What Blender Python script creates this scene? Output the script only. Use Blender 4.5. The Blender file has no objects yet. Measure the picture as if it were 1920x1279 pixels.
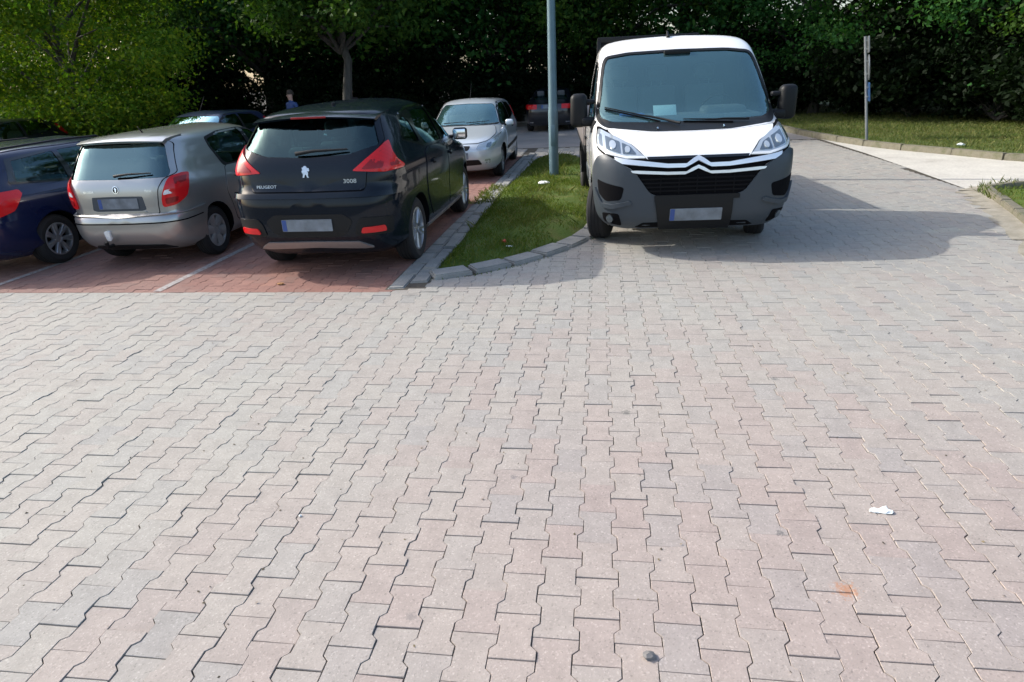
import bpy, bmesh, math, random
import numpy as np
from mathutils import Vector, Matrix

scene = bpy.context.scene
COL = scene.collection
R_ = math.radians
rng = np.random.default_rng(7)
random.seed(7)

# ------------------------------------------------------------------ camera
F_PX, PITCH, ROLL, YAW = 1186.8, 0.3947, -0.048, -0.1455
CAM = Vector((-0.149, -1.636, 1.8145))
def cam_axes():
    cy, sy = math.cos(YAW), math.sin(YAW)
    fw = Vector((sy*math.cos(PITCH), cy*math.cos(PITCH), -math.sin(PITCH)))
    r = Vector((cy, -sy, 0)); u = r.cross(fw)
    r2 = r*math.cos(ROLL) + u*math.sin(ROLL); u2 = -r*math.sin(ROLL) + u*math.cos(ROLL)
    return r2, u2, fw
AXR, AXU, AXF = cam_axes()
cd = bpy.data.cameras.new('camera'); cam = bpy.data.objects.new('camera', cd); COL.objects.link(cam)
cd.sensor_width = 36.0; cd.lens = F_PX/1920*36.0; cd.clip_end = 2000; cd.clip_start = 0.05
cam.matrix_world = Matrix(((AXR.x, AXU.x, -AXF.x, CAM.x), (AXR.y, AXU.y, -AXF.y, CAM.y), (AXR.z, AXU.z, -AXF.z, CAM.z), (0, 0, 0, 1)))
scene.camera = cam
def ray(px, py):
    return AXF + AXR*((px-960)/F_PX) - AXU*((py-639.5)/F_PX)
def ground(px, py, z=0.0):
    d = ray(px, py); t = (z-CAM.z)/d.z; return CAM + d*t
def aty(px, py, Y):
    d = ray(px, py); t = (Y-CAM.y)/d.y; return CAM + d*t
def to_px(p):
    d = Vector(p)-CAM; z = d.dot(AXF)
    return (960+F_PX*d.dot(AXR)/z, 639.5-F_PX*d.dot(AXU)/z, z)

# ------------------------------------------------------------------ light
SUN_FROM = Vector((-1.42, 0.25, 1.0)).normalized()
world = bpy.data.worlds.new('World'); scene.world = world; world.use_nodes = True
wn = world.node_tree; wn.nodes.clear()
sky = wn.nodes.new('ShaderNodeTexSky'); sky.sky_type = 'NISHITA'; sky.sun_disc = False
sky.sun_elevation = math.asin(SUN_FROM.z); sky.sun_rotation = math.atan2(SUN_FROM.x, SUN_FROM.y)
sky.air_density = 1.0; sky.dust_density = 3.2; sky.ozone_density = 1.0
bg = wn.nodes.new('ShaderNodeBackground'); bg.inputs[1].default_value = 0.15
wo = wn.nodes.new('ShaderNodeOutputWorld')
wn.links.new(sky.outputs[0], bg.inputs[0]); wn.links.new(bg.outputs[0], wo.inputs[0])
sd = bpy.data.lights.new('sun', 'SUN'); sd.energy = 2.0; sd.angle = R_(0.55); sd.color = (1.0, 0.96, 0.89)
sun = bpy.data.objects.new('sun', sd); COL.objects.link(sun)
sun.rotation_euler = (-SUN_FROM).to_track_quat('-Z', 'Y').to_euler()
vs = scene.view_settings; vs.view_transform = 'Standard'; vs.look = 'None'; vs.gamma = 1.0; vs.exposure = 1.15
vs.use_curve_mapping = False
scene.cycles.use_denoising = True
scene.cycles.max_bounces = 8; scene.cycles.transparent_max_bounces = 16

# ------------------------------------------------------------------ materials
M = {}
def nodes_of(name):
    m = bpy.data.materials.new(name); m.use_nodes = True; M[name] = m
    nt = m.node_tree; b = nt.nodes['Principled BSDF']
    return m, nt, b
def N(nt, t, **kw):
    n = nt.nodes.new(t)
    for k, v in kw.items():
        if k.startswith('i_'): n.inputs[k[2:]].default_value = v
        else: setattr(n, k, v)
    return n
def L(nt, a, b): nt.links.new(a, b)
def mixc(nt, fac, a, b, blend='MIX'):
    n = nt.nodes.new('ShaderNodeMix'); n.data_type = 'RGBA'; n.blend_type = blend
    for sock, val in ((n.inputs[0], fac), (n.inputs[6], a), (n.inputs[7], b)):
        if hasattr(val, 'is_output') or isinstance(val, bpy.types.NodeSocket): L(nt, val, sock)
        elif isinstance(val, (int, float)): sock.default_value = val
        else: sock.default_value = (*val, 1) if len(val) == 3 else val
    return n.outputs[2]
def math_(nt, op, a, b=0.0, c=None):
    n = nt.nodes.new('ShaderNodeMath'); n.operation = op
    for i, v in enumerate((a, b, c)):
        if v is None: continue
        if isinstance(v, bpy.types.NodeSocket): L(nt, v, n.inputs[i])
        else: n.inputs[i].default_value = v
    return n.outputs[0]
def ramp(nt, fac, stops):
    n = nt.nodes.new('ShaderNodeValToRGB'); e = n.color_ramp.elements
    while len(e) > 1: e.remove(e[-1])
    e[0].position = stops[0][0]; e[0].color = (*stops[0][1], 1)
    for p, c in stops[1:]:
        q = e.new(p); q.color = (*c, 1)
    L(nt, fac, n.inputs[0]); return n.outputs[0]
def noise(nt, vec, scale, detail=4, rough=0.55):
    n = nt.nodes.new('ShaderNodeTexNoise'); n.inputs['Scale'].default_value = scale
    n.inputs['Detail'].default_value = detail; n.inputs['Roughness'].default_value = rough
    if vec is not None: L(nt, vec, n.inputs['Vector'])
    return n.outputs[0]
def wpos(nt):
    return nt.nodes.new('ShaderNodeNewGeometry').outputs['Position']
def bump(nt, b, h, strength=0.3, dist=0.01):
    n = nt.nodes.new('ShaderNodeBump'); n.inputs['Strength'].default_value = strength; n.inputs['Distance'].default_value = dist
    L(nt, h, n.inputs['Height']); L(nt, n.outputs[0], b.inputs['Normal'])

def simple(name, col, rough=0.5, metal=0.0, coat=0.0, spec=0.5, var=0.12, vscale=25.0, bmp=0.0):
    m, nt, b = nodes_of(name)
    v = noise(nt, nt.nodes.new('ShaderNodeTexCoord').outputs['Object'], vscale)
    lo = tuple(c*(1-var) for c in col); hi = tuple(min(1, c*(1+var)) for c in col)
    L(nt, mixc(nt, v, lo, hi), b.inputs['Base Color'])
    b.inputs['Roughness'].default_value = rough; b.inputs['Metallic'].default_value = metal
    b.inputs['Coat Weight'].default_value = coat; b.inputs['Coat Roughness'].default_value = 0.04
    b.inputs['Specular IOR Level'].default_value = spec
    if bmp: bump(nt, b, v, bmp, 0.004)
    return m
def paint(name, col, metal=0.35, rough=0.35, dirt=(0.22, 0.19, 0.15), dirt_amt=0.35, spec=0.5, coat=1.0):
    """car paint: clear coat, slight orange peel, road dust low on the body"""
    m, nt, b = nodes_of(name)
    tc = nt.nodes.new('ShaderNodeTexCoord').outputs['Object']
    sep = nt.nodes.new('ShaderNodeSeparateXYZ'); L(nt, tc, sep.inputs[0])
    v = noise(nt, tc, 6.0)
    low = nt.nodes.new('ShaderNodeMapRange'); low.inputs[1].default_value = 0.75; low.inputs[2].default_value = 0.2
    L(nt, sep.outputs[2], low.inputs[0])
    d = math_(nt, 'MULTIPLY', low.outputs[0], math_(nt, 'MULTIPLY', v, dirt_amt))
    L(nt, mixc(nt, d, col, dirt), b.inputs['Base Color'])
    rr = math_(nt, 'ADD', rough, math_(nt, 'MULTIPLY', d, 0.8)); L(nt, rr, b.inputs['Roughness'])
    b.inputs['Metallic'].default_value = metal; b.inputs['Coat Weight'].default_value = coat; b.inputs['Coat Roughness'].default_value = 0.05; b.inputs['Specular IOR Level'].default_value = spec
    return m
def glass(name, tint, refl=1.0, ior=1.55, base=0.0, bcol=(.1, .16, .18)):
    m = bpy.data.materials.new(name); m.use_nodes = True; M[name] = m; nt = m.node_tree; nt.nodes.clear()
    out = nt.nodes.new('ShaderNodeOutputMaterial')
    tr = nt.nodes.new('ShaderNodeBsdfTransparent'); tr.inputs[0].default_value = (*tint, 1)
    gl = nt.nodes.new('ShaderNodeBsdfGlossy'); gl.inputs['Roughness'].default_value = 0.015; gl.inputs[0].default_value = (0.62, 0.96, 1.0, 1)
    df = nt.nodes.new('ShaderNodeBsdfDiffuse'); df.inputs[0].default_value = (*bcol, 1)
    fr = nt.nodes.new('ShaderNodeFresnel'); fr.inputs[0].default_value = ior
    m0 = nt.nodes.new('ShaderNodeMixShader'); m0.inputs[0].default_value = base
    L(nt, tr.outputs[0], m0.inputs[1]); L(nt, df.outputs[0], m0.inputs[2])
    mx = nt.nodes.new('ShaderNodeMixShader')
    front = math_(nt, 'SUBTRACT', 1.0, nt.nodes.new('ShaderNodeNewGeometry').outputs['Backfacing'])
    L(nt, math_(nt, 'MULTIPLY', front, math_(nt, 'MINIMUM', math_(nt, 'MULTIPLY', fr.outputs[0], refl), 1.0)), mx.inputs[0])
    L(nt, m0.outputs[0], mx.inputs[1]); L(nt, gl.outputs[0], mx.inputs[2]); L(nt, mx.outputs[0], out.inputs[0])
    return m
paint('paint_black', (0.004, 0.008, 0.014), metal=0.0, rough=0.22, dirt_amt=0.02, spec=0.08, coat=0.45)
paint('paint_beige', (0.37, 0.375, 0.362), metal=0.65, rough=0.28, dirt_amt=0.15)
paint('paint_blue', (0.005, 0.010, 0.042), metal=0.0, rough=0.25, dirt_amt=0.05, spec=0.15, coat=0.8)
paint('paint_silver', (0.58, 0.63, 0.66), metal=0.4, rough=0.35, dirt_amt=0.1)
paint('paint_white', (0.80, 0.80, 0.78), metal=0.0, rough=0.4, dirt_amt=0.25)
paint('paint_night', (0.006, 0.007, 0.014), metal=0.2, rough=0.3, dirt_amt=0.15)
paint('paint_navy', (0.012, 0.020, 0.070), metal=0.3, rough=0.3)
glass('glass_dark', (0.42, 0.50, 0.50), refl=2.2, ior=1.75)
glass('glass_bright', (0.42, 0.50, 0.50), refl=6.0, ior=1.75)
glass('glass_tinted', (0.36, 0.50, 0.52), refl=1.05, ior=1.75)
glass('glass_side', (0.66, 0.74, 0.72), refl=1.6, ior=1.5)
glass('glass_wind', (0.76, 0.86, 0.86), refl=2.4, ior=1.6, base=0.07, bcol=(.20, .40, .42))
simple('interior', (0.018, 0.019, 0.021), 0.8)
simple('seat_cloth', (0.085, 0.09, 0.095), 0.9)
simple('dash_grey', (0.10, 0.11, 0.115), 0.8)
simple('plastic_black', (0.008, 0.009, 0.010), 0.5, spec=0.25, bmp=0.15, vscale=160)
simple('plastic_grey', (0.045, 0.056, 0.067), 0.45, spec=0.35, var=0.08, bmp=0.1, vscale=220)
simple('seam', (0.004, 0.004, 0.005), 0.9, spec=0.1)
simple('grille_black', (0.006, 0.006, 0.007), 0.7, spec=0.1)
simple('trim_gloss', (0.006, 0.007, 0.008), 0.12, coat=0.6)
simple('rubber', (0.012, 0.012, 0.013), 0.85, bmp=0.3, vscale=60)
simple('rim_alloy', (0.42, 0.43, 0.45), 0.32, metal=0.75)
simple('hubcap', (0.30, 0.31, 0.32), 0.42, metal=0.35)
simple('chrome', (0.75, 0.77, 0.80), 0.12, metal=1.0, var=0.03)
simple('chrome_bright', (0.86, 0.88, 0.88), 0.3, metal=0.55, var=0.02)
simple('badge_chrome', (0.50, 0.54, 0.57), 0.28, metal=0.9, var=0.25, vscale=60)
simple('skid_silver', (0.28, 0.25, 0.24), 0.4, metal=0.5)
simple('lens_clear', (0.55, 0.60, 0.62), 0.12, metal=0.55, coat=1.0)
simple('lens_white', (0.72, 0.74, 0.74), 0.2, coat=1.0)
simple('lens_orange', (0.60, 0.20, 0.03), 0.2, coat=1.0)
simple('reflector', (0.22, 0.26, 0.28), 0.18, metal=0.8)
def red_lens(name, col):
    m, nt, b = nodes_of(name)
    tc = nt.nodes.new('ShaderNodeTexCoord').outputs['Object']
    w = nt.nodes.new('ShaderNodeTexWave'); w.wave_type = 'BANDS'; w.bands_direction = 'Z'
    w.inputs['Scale'].default_value = 28; w.inputs['Distortion'].default_value = 1.5; L(nt, tc, w.inputs['Vector'])
    L(nt, mixc(nt, w.outputs[0], tuple(c*0.65 for c in col), col), b.inputs['Base Color'])
    b.inputs['Roughness'].default_value = 0.3; b.inputs['Specular IOR Level'].default_value = 0.2; b.inputs['Coat Weight'].default_value = 0.5; b.inputs['Coat Roughness'].default_value = 0.03
red_lens('lens_red', (0.72, 0.012, 0.016))
red_lens('lens_deepred', (0.30, 0.008, 0.010))
simple('plate_white', (0.15, 0.175, 0.20), 0.5, var=0.85, vscale=7)
simple('plate_blue', (0.03, 0.07, 0.24), 0.4)
simple('paper_white', (0.72, 0.76, 0.75), 0.8, var=0.06)
simple('card_cyan', (0.66, 0.82, 0.82), 0.7, var=0.06)
simple('folder_blue', (0.03, 0.12, 0.45), 0.6)
simple('steel_pole', (0.105, 0.175, 0.205), 0.45, metal=0.25, var=0.25, vscale=7, bmp=0.1)
simple('steel_sign', (0.24, 0.26, 0.27), 0.45, metal=0.5, var=0.2, vscale=6)
simple('sign_back', (0.20, 0.22, 0.23), 0.5, metal=0.4)
simple('sign_blue', (0.03, 0.09, 0.22), 0.4)
simple('lamp_glass', (0.6, 0.6, 0.56), 0.2)
simple('skin', (0.45, 0.28, 0.21), 0.6)
simple('hair', (0.04, 0.028, 0.02), 0.8)
simple('shirt_blue', (0.035, 0.07, 0.20), 0.85)
simple('shirt_dark', (0.04, 0.03, 0.035), 0.85)
simple('trousers', (0.03, 0.032, 0.04), 0.9)
simple('stone_grey', (0.16, 0.155, 0.15), 0.85, bmp=0.5, vscale=30)
simple('leaf_brown', (0.32, 0.16, 0.06), 0.7)
simple('wrap_red', (0.55, 0.07, 0.03), 0.5)
simple('soil', (0.055, 0.045, 0.032), 0.95, var=0.4, vscale=3, bmp=0.5)

def paver_mat(name, cols, speck=1.0, red=False):
    m, nt, b = nodes_of(name)
    geo = nt.nodes.new('ShaderNodeNewGeometry'); oi = nt.nodes.new('ShaderNodeObjectInfo')
    rnd = math_(nt, 'FRACT', math_(nt, 'ADD', geo.outputs['Random Per Island'], math_(nt, 'MULTIPLY', oi.outputs['Random'], 7.31)))
    pos = geo.outputs['Position']
    c = ramp(nt, rnd, cols)
    big = noise(nt, pos, 0.42, 3)
    f = nt.nodes.new('ShaderNodeMapRange'); f.inputs[1].default_value = 0.35; f.inputs[2].default_value = 0.68; L(nt, big, f.inputs[0])
    if not red:
        c = mixc(nt, math_(nt, 'MULTIPLY', f.outputs[0], 0.55), c, (0.336, 0.330, 0.292))     # bleached, creamier patches
    else:
        c = mixc(nt, math_(nt, 'MULTIPLY', f.outputs[0], 0.45), c, (0.225, 0.16, 0.14))
    if not red:   # radial pink tint painted into the block colour, imitating the camera's colour shading
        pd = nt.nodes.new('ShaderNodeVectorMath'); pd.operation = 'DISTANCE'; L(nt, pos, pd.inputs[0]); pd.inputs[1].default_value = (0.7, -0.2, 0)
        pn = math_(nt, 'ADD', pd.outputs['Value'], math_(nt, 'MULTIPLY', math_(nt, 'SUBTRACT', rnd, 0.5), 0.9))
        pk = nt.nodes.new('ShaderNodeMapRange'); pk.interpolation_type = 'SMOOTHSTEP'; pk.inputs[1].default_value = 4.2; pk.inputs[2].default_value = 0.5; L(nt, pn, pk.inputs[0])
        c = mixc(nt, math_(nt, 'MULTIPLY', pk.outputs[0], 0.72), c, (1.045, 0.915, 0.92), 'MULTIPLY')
    # exposed aggregate: fine pale and dark grains
    v1 = nt.nodes.new('ShaderNodeTexVoronoi'); v1.inputs['Scale'].default_value = 165; L(nt, pos, v1.inputs['Vector'])
    g = ramp(nt, v1.outputs['Color'], [(0.0, (0.55,)*3), (0.22, (0.92,)*3), (0.75, (1.0,)*3), (0.95, (1.35,)*3), (1.0, (1.5,)*3)])
    c = mixc(nt, 0.75*speck, c, g, 'MULTIPLY')
    mid = noise(nt, pos, 9.0, 6, 0.65)
    c = mixc(nt, 0.55, c, ramp(nt, mid, [(0.3, (0.80,)*3), (0.6, (1.08,)*3)]), 'MULTIPLY')
    # oil and tyre grime
    st = noise(nt, pos, 2.3, 5, 0.6)
    sm = nt.nodes.new('ShaderNodeMapRange'); sm.inputs[1].default_value = 0.62; sm.inputs[2].default_value = 0.78; L(nt, st, sm.inputs[0])
    c = mixc(nt, math_(nt, 'MULTIPLY', sm.outputs[0], 0.35), c, (0.12, 0.115, 0.11))
    if not red:   # one rust stain and a few gum/oil spots
        for (sx, sy), rad, colr in (((0.775, 0.315), 0.045, (0.36, 0.17, 0.085)), ((0.02, 1.62), 0.03, (0.12, 0.12, 0.11)), ((-0.82, 0.05), 0.025, (0.2, 0.18, 0.17)),
                                    ((0.62, 0.62), 0.022, (0.1, 0.1, 0.1)), ((1.6, 2.9), 0.03, (0.15, 0.15, 0.14)), ((-0.55, 0.95), 0.02, (0.16, 0.15, 0.15)), ((0.95, 2.1), 0.028, (0.14, 0.14, 0.13)), ((-1.6, 1.6), 0.03, (0.15, 0.15, 0.14)), ((2.2, 3.4), 0.035, (0.13, 0.13, 0.13))):
            d = nt.nodes.new('ShaderNodeVectorMath'); d.operation = 'DISTANCE'; L(nt, pos, d.inputs[0]); d.inputs[1].default_value = (sx, sy, 0)
            dd = math_(nt, 'ADD', d.outputs['Value'], math_(nt, 'MULTIPLY', math_(nt, 'SUBTRACT', noise(nt, pos, 70.0, 5, 0.75), 0.5), rad*4.5))
            k = nt.nodes.new('ShaderNodeMapRange'); k.inputs[1].default_value = rad; k.inputs[2].default_value = rad*0.35; L(nt, dd, k.inputs[0])
            c = mixc(nt, math_(nt, 'MULTIPLY', k.outputs[0], 0.75), c, colr)
    L(nt, c, b.inputs['Base Color']); b.inputs['Roughness'].default_value = 0.82; b.inputs['Specular IOR Level'].default_value = 0.3
    h = math_(nt, 'ADD', v1.outputs['Distance'], mid); bump(nt, b, h, 0.25, 0.002)
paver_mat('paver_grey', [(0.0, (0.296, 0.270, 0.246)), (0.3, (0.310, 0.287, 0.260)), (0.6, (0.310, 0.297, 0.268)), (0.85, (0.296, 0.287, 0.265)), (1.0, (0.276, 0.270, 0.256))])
paver_mat('paver_red', [(0.0, (0.235, 0.118, 0.095)), (0.5, (0.28, 0.145, 0.115)), (0.85, (0.225, 0.13, 0.108)), (1.0, (0.33, 0.17, 0.13))], red=True)
def ground_mat(name, stops, scale, rough=0.9, bmp=0.4, scale2=60):
    m, nt, b = nodes_of(name); pos = wpos(nt)
    c = ramp(nt, noise(nt, pos, scale, 6, 0.6), stops)
    c = mixc(nt, 0.6, c, ramp(nt, noise(nt, pos, scale2, 4, 0.7), [(0.3, (0.7,)*3), (0.7, (1.15,)*3)]), 'MULTIPLY')
    L(nt, c, b.inputs['Base Color']); b.inputs['Roughness'].default_value = rough; b.inputs['Specular IOR Level'].default_value = 0.25
    bump(nt, b, noise(nt, pos, scale2, 5, 0.7), bmp, 0.01)
ground_mat('joint_sand', [(0.3, (0.05, 0.045, 0.038)), (0.55, (0.095, 0.085, 0.07)), (0.75, (0.05, 0.065, 0.03))], 5.0)
ground_mat('road_far', [(0.3, (0.25, 0.235, 0.225)), (0.7, (0.33, 0.31, 0.29))], 0.9)
ground_mat('concrete', [(0.25, (0.36, 0.34, 0.29)), (0.42, (0.50, 0.48, 0.43)), (0.7, (0.58, 0.56, 0.50))], 1.6, bmp=0.3, scale2=22)
ground_mat('kerbstone', [(0.25, (0.20, 0.205, 0.20)), (0.7, (0.33, 0.325, 0.30))], 5.0, bmp=0.5)
ground_mat('kerb_old', [(0.25, (0.12, 0.115, 0.08)), (0.5, (0.20, 0.185, 0.14)), (0.75, (0.09, 0.105, 0.045))], 4.0, bmp=0.6)
ground_mat('turf', [(0.25, (0.05, 0.085, 0.014)), (0.5, (0.075, 0.12, 0.02)), (0.75, (0.12, 0.115, 0.035))], 3.0, bmp=0.8)
ground_mat('turf_dry', [(0.25, (0.05, 0.09, 0.018)), (0.5, (0.085, 0.115, 0.03)), (0.75, (0.13, 0.125, 0.05))], 1.6, bmp=0.8)
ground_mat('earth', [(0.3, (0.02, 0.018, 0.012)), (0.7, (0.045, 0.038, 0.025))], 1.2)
ground_mat('sand', [(0.3, (0.24, 0.22, 0.17)), (0.7, (0.36, 0.33, 0.27))], 6.0)
def line_paint():
    m, nt, b = nodes_of('line_paint'); pos = wpos(nt)
    w = noise(nt, pos, 26, 5, 0.7)
    c = ramp(nt, w, [(0.36, (0.22, 0.15, 0.13)), (0.52, (0.32, 0.30, 0.285)), (0.7, (0.38, 0.375, 0.365))])
    L(nt, c, b.inputs['Base Color']); b.inputs['Roughness'].default_value = 0.85
line_paint()
def leaf_mat(name, stops, trans=0.35):
    m, nt, b = nodes_of(name)
    geo = nt.nodes.new('ShaderNodeNewGeometry'); oi = nt.nodes.new('ShaderNodeObjectInfo')
    n1 = noise(nt, geo.outputs['Position'], 0.8, 3)
    f = math_(nt, 'FRACT', math_(nt, 'ADD', geo.outputs['Random Per Island'], oi.outputs['Random']))
    f = math_(nt, 'ADD', math_(nt, 'MULTIPLY', f, 0.55), math_(nt, 'MULTIPLY', n1, 0.45))
    c = ramp(nt, f, stops)
    L(nt, c, b.inputs['Base Color']); b.inputs['Roughness'].default_value = 0.6; b.inputs['Specular IOR Level'].default_value = 0.12
    t = nt.nodes.new('ShaderNodeBsdfTranslucent'); L(nt, mixc(nt, 1.0, c, (1.2, 1.35, 0.6), 'MULTIPLY'), t.inputs[0])
    mx = nt.nodes.new('ShaderNodeMixShader'); mx.inputs[0].default_value = trans
    L(nt, b.outputs[0], mx.inputs[1]); L(nt, t.outputs[0], mx.inputs[2]); L(nt, mx.outputs[0], nt.nodes['Material Output'].inputs[0])
leaf_mat('leaf_dark', [(0.1, (0.012, 0.055, 0.016)), (0.5, (0.032, 0.110, 0.027)), (0.9, (0.085, 0.185, 0.040))])
leaf_mat('leaf_mid', [(0.1, (0.016, 0.052, 0.010)), (0.5, (0.042, 0.095, 0.014)), (0.9, (0.090, 0.145, 0.022))])
leaf_mat('leaf_light', [(0.1, (0.040, 0.105, 0.010)), (0.5, (0.092, 0.178, 0.015)), (0.9, (0.23, 0.26, 0.02))], 0.45)
leaf_mat('leaf_fresh', [(0.1, (0.020, 0.075, 0.018)), (0.5, (0.055, 0.150, 0.028)), (0.9, (0.12, 0.23, 0.042))])
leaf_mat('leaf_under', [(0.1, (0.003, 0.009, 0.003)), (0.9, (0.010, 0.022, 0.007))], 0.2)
leaf_mat('blade', [(0.0, (0.060, 0.105, 0.014)), (0.45, (0.098, 0.145, 0.020)), (0.75, (0.14, 0.145, 0.036)), (1.0, (0.20, 0.18, 0.07))], 0.3)
leaf_mat('blade_dry', [(0.0, (0.06, 0.115, 0.018)), (0.5, (0.12, 0.145, 0.04)), (1.0, (0.25, 0.22, 0.10))], 0.3)
def bark():
    m, nt, b = nodes_of('bark'); tc = nt.nodes.new('ShaderNodeTexCoord').outputs['Object']
    mp = nt.nodes.new('ShaderNodeMapping'); mp.inputs['Scale'].default_value = (14, 14, 2.2); L(nt, tc, mp.inputs[0])
    n = noise(nt, mp.outputs[0], 1.0, 6, 0.7)
    L(nt, ramp(nt, n, [(0.3, (0.035, 0.033, 0.028)), (0.7, (0.095, 0.09, 0.078))]), b.inputs['Base Color'])
    b.inputs['Roughness'].default_value = 0.9; bump(nt, b, n, 0.7, 0.02)
bark()

# ------------------------------------------------------------------ helpers
def tag(o, label=None, cat=None, group=None, kind=None):
    for k, v in (('label', label), ('category', cat), ('group', group), ('kind', kind)):
        if v: o[k] = v
    return o
def link(name, me, mat=None, parent=None):
    o = bpy.data.objects.new(name, me); COL.objects.link(o)
    if mat is not None and me is not None and len(me.materials) == 0:
        me.materials.append(M[mat] if isinstance(mat, str) else mat)
    if parent is not None: o.parent = parent
    return o
def empty(name, loc, rz=0.0):
    o = bpy.data.objects.new(name, None); COL.objects.link(o); o.location = loc; o.rotation_euler = (0, 0, rz); o.empty_display_size = 0.3
    return o
def smooth(me, ang=35):
    if len(me.polygons):
        me.polygons.foreach_set('use_smooth', [True]*len(me.polygons)); me.set_sharp_from_angle(angle=R_(ang))
def mesh_py(name, verts, faces, ang=None):
    me = bpy.data.meshes.new(name); me.from_pydata([tuple(v) for v in verts], [], faces); me.update()
    if ang is not None: smooth(me, ang)
    return me
def bm_mesh(name, bm, ang=None, normals=True):
    if normals: bmesh.ops.recalc_face_normals(bm, faces=bm.faces)
    me = bpy.data.meshes.new(name); bm.to_mesh(me); bm.free()
    if ang is not None: smooth(me, ang)
    return me
def box_bm(bm, c, s, rot=None, bev=0.0, seg=2):
    g = bmesh.ops.create_cube(bm, size=1.0)
    vs_ = g['verts']
    mat = Matrix.Diagonal((*s, 1))
    if bev > 0:
        for v in vs_: v.co = mat @ v.co
        es = list({e for v in vs_ for e in v.link_edges})
        r = bmesh.ops.bevel(bm, geom=es, offset=bev, segments=seg, affect='EDGES', profile=0.5)
        vs_ = list({v for f in r['faces'] for v in f.verts} | {v for v in vs_ if v.is_valid})
        # all verts of this island
        seen = set(vs_); st = list(vs_)
        while st:
            v = st.pop()
            for e in v.link_edges:
                w = e.other_vert(v)
                if w not in seen: seen.add(w); st.append(w)
        vs_ = list(seen); mat = Matrix.Identity(4)
    T = Matrix.Translation(c) @ (rot.to_4x4() if rot is not None else Matrix.Identity(4)) @ mat
    for v in vs_: v.co = T @ v.co
def box(name, c, s, mat, parent=None, rot=None, bev=0.01, seg=2):
    bm = bmesh.new(); box_bm(bm, Vector(c), s, rot, bev, seg)
    return link(name, bm_mesh(name, bm, 40), mat, parent)
def tube_bm(bm, pts, radii, seg=10, cap=True):
    rings = []
    pts = [Vector(p) for p in pts]
    if isinstance(radii, (int, float)): radii = [radii]*len(pts)
    for i, p in enumerate(pts):
        d = (pts[min(i+1, len(pts)-1)]-pts[max(i-1, 0)]).normalized()
        a = d.cross(Vector((0, 0, 1))) if abs(d.z) < 0.95 else d.cross(Vector((1, 0, 0)))
        a.normalize(); b_ = d.cross(a)
        rings.append([bm.verts.new(p + (a*math.cos(t)+b_*math.sin(t))*radii[i]) for t in [2*math.pi*k/seg for k in range(seg)]])
    for i in range(len(rings)-1):
        for k in range(seg):
            bm.faces.new((rings[i][k], rings[i][(k+1) % seg], rings[i+1][(k+1) % seg], rings[i+1][k]))
    if cap:
        bm.faces.new(rings[0][::-1]); bm.faces.new(rings[-1])
def tube(name, pts, radii, mat, parent=None, seg=10):
    bm = bmesh.new(); tube_bm(bm, pts, radii, seg)
    return link(name, bm_mesh(name, bm, 45), mat, parent)
def lathe_y(bm, prof, seg=40, closed=True):
    """prof: (radius, y) pairs turned about the Y axis"""
    rings = []
    for r, y in prof:
        if r < 1e-5: rings.append([bm.verts.new((0, y, 0))])
        else: rings.append([bm.verts.new((r*math.cos(2*math.pi*k/seg), y, r*math.sin(2*math.pi*k/seg))) for k in range(seg)])
    n = len(rings); rng_ = range(n) if closed else range(n-1)
    for i in rng_:
        A, B = rings[i], rings[(i+1) % n]
        if len(A) == 1 and len(B) == 1: continue
        for k in range(seg):
            if len(A) == 1: bm.faces.new((A[0], B[k], B[(k+1) % seg]))
            elif len(B) == 1: bm.faces.new((A[k], A[(k+1) % seg], B[0]))
            else: bm.faces.new((A[k], A[(k+1) % seg], B[(k+1) % seg], B[k]))
def round_poly(pts, r, seg=4):
    out = []; n = len(pts)
    for i in range(n):
        p0, p1, p2 = Vector(pts[i-1]), Vector(pts[i]), Vector(pts[(i+1) % n])
        a, b_ = p0-p1, p2-p1
        ra = min(r, a.length*0.45); rb = min(r, b_.length*0.45)
        s, e = p1+a.normalized()*ra, p1+b_.normalized()*rb
        for k in range(seg+1):
            t = k/seg; out.append(tuple(s*(1-t)**2 + p1*2*t*(1-t) + e*t*t))
    return out
def prism(bm, pts3a, pts3b):
    """closed solid between two matching polygons"""
    A = [bm.verts.new(p) for p in pts3a]; B = [bm.verts.new(p) for p in pts3b]; n = len(A)
    bm.faces.new(A[::-1]); bm.faces.new(B)
    for i in range(n): bm.faces.new((A[i], A[(i+1) % n], B[(i+1) % n], B[i]))
def sheet(name, poly, z, mat, step=None):
    bm = bmesh.new(); f = bm.faces.new([bm.verts.new((x, y, z)) for x, y in poly])
    bmesh.ops.triangulate(bm, faces=[f])
    me = bm_mesh(name, bm)
    if me.polygons and me.polygons[0].normal.z < 0: me.flip_normals()
    return link(name, me, mat)
def boolean(me_obj, cutters, op='DIFFERENCE'):
    """cut the solids out one after the other"""
    for i, c in enumerate(cutters):
        md = me_obj.modifiers.new('cut', 'BOOLEAN'); md.operation = op; md.solver = 'EXACT'; md.use_self = True; md.object = c
        md.material_mode = 'TRANSFER'
        bpy.context.view_layer.update()
        dg = bpy.context.evaluated_depsgraph_get()
        me = bpy.data.meshes.new_from_object(me_obj.evaluated_get(dg), depsgraph=dg)
        me_obj.modifiers.clear(); me_obj.data = me
    return me_obj.data
def copy_tree(o, parent=None):
    c = o.copy(); COL.objects.link(c); c.parent = parent
    for ch in list(o.children): copy_tree(ch, c)
    return c
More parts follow.
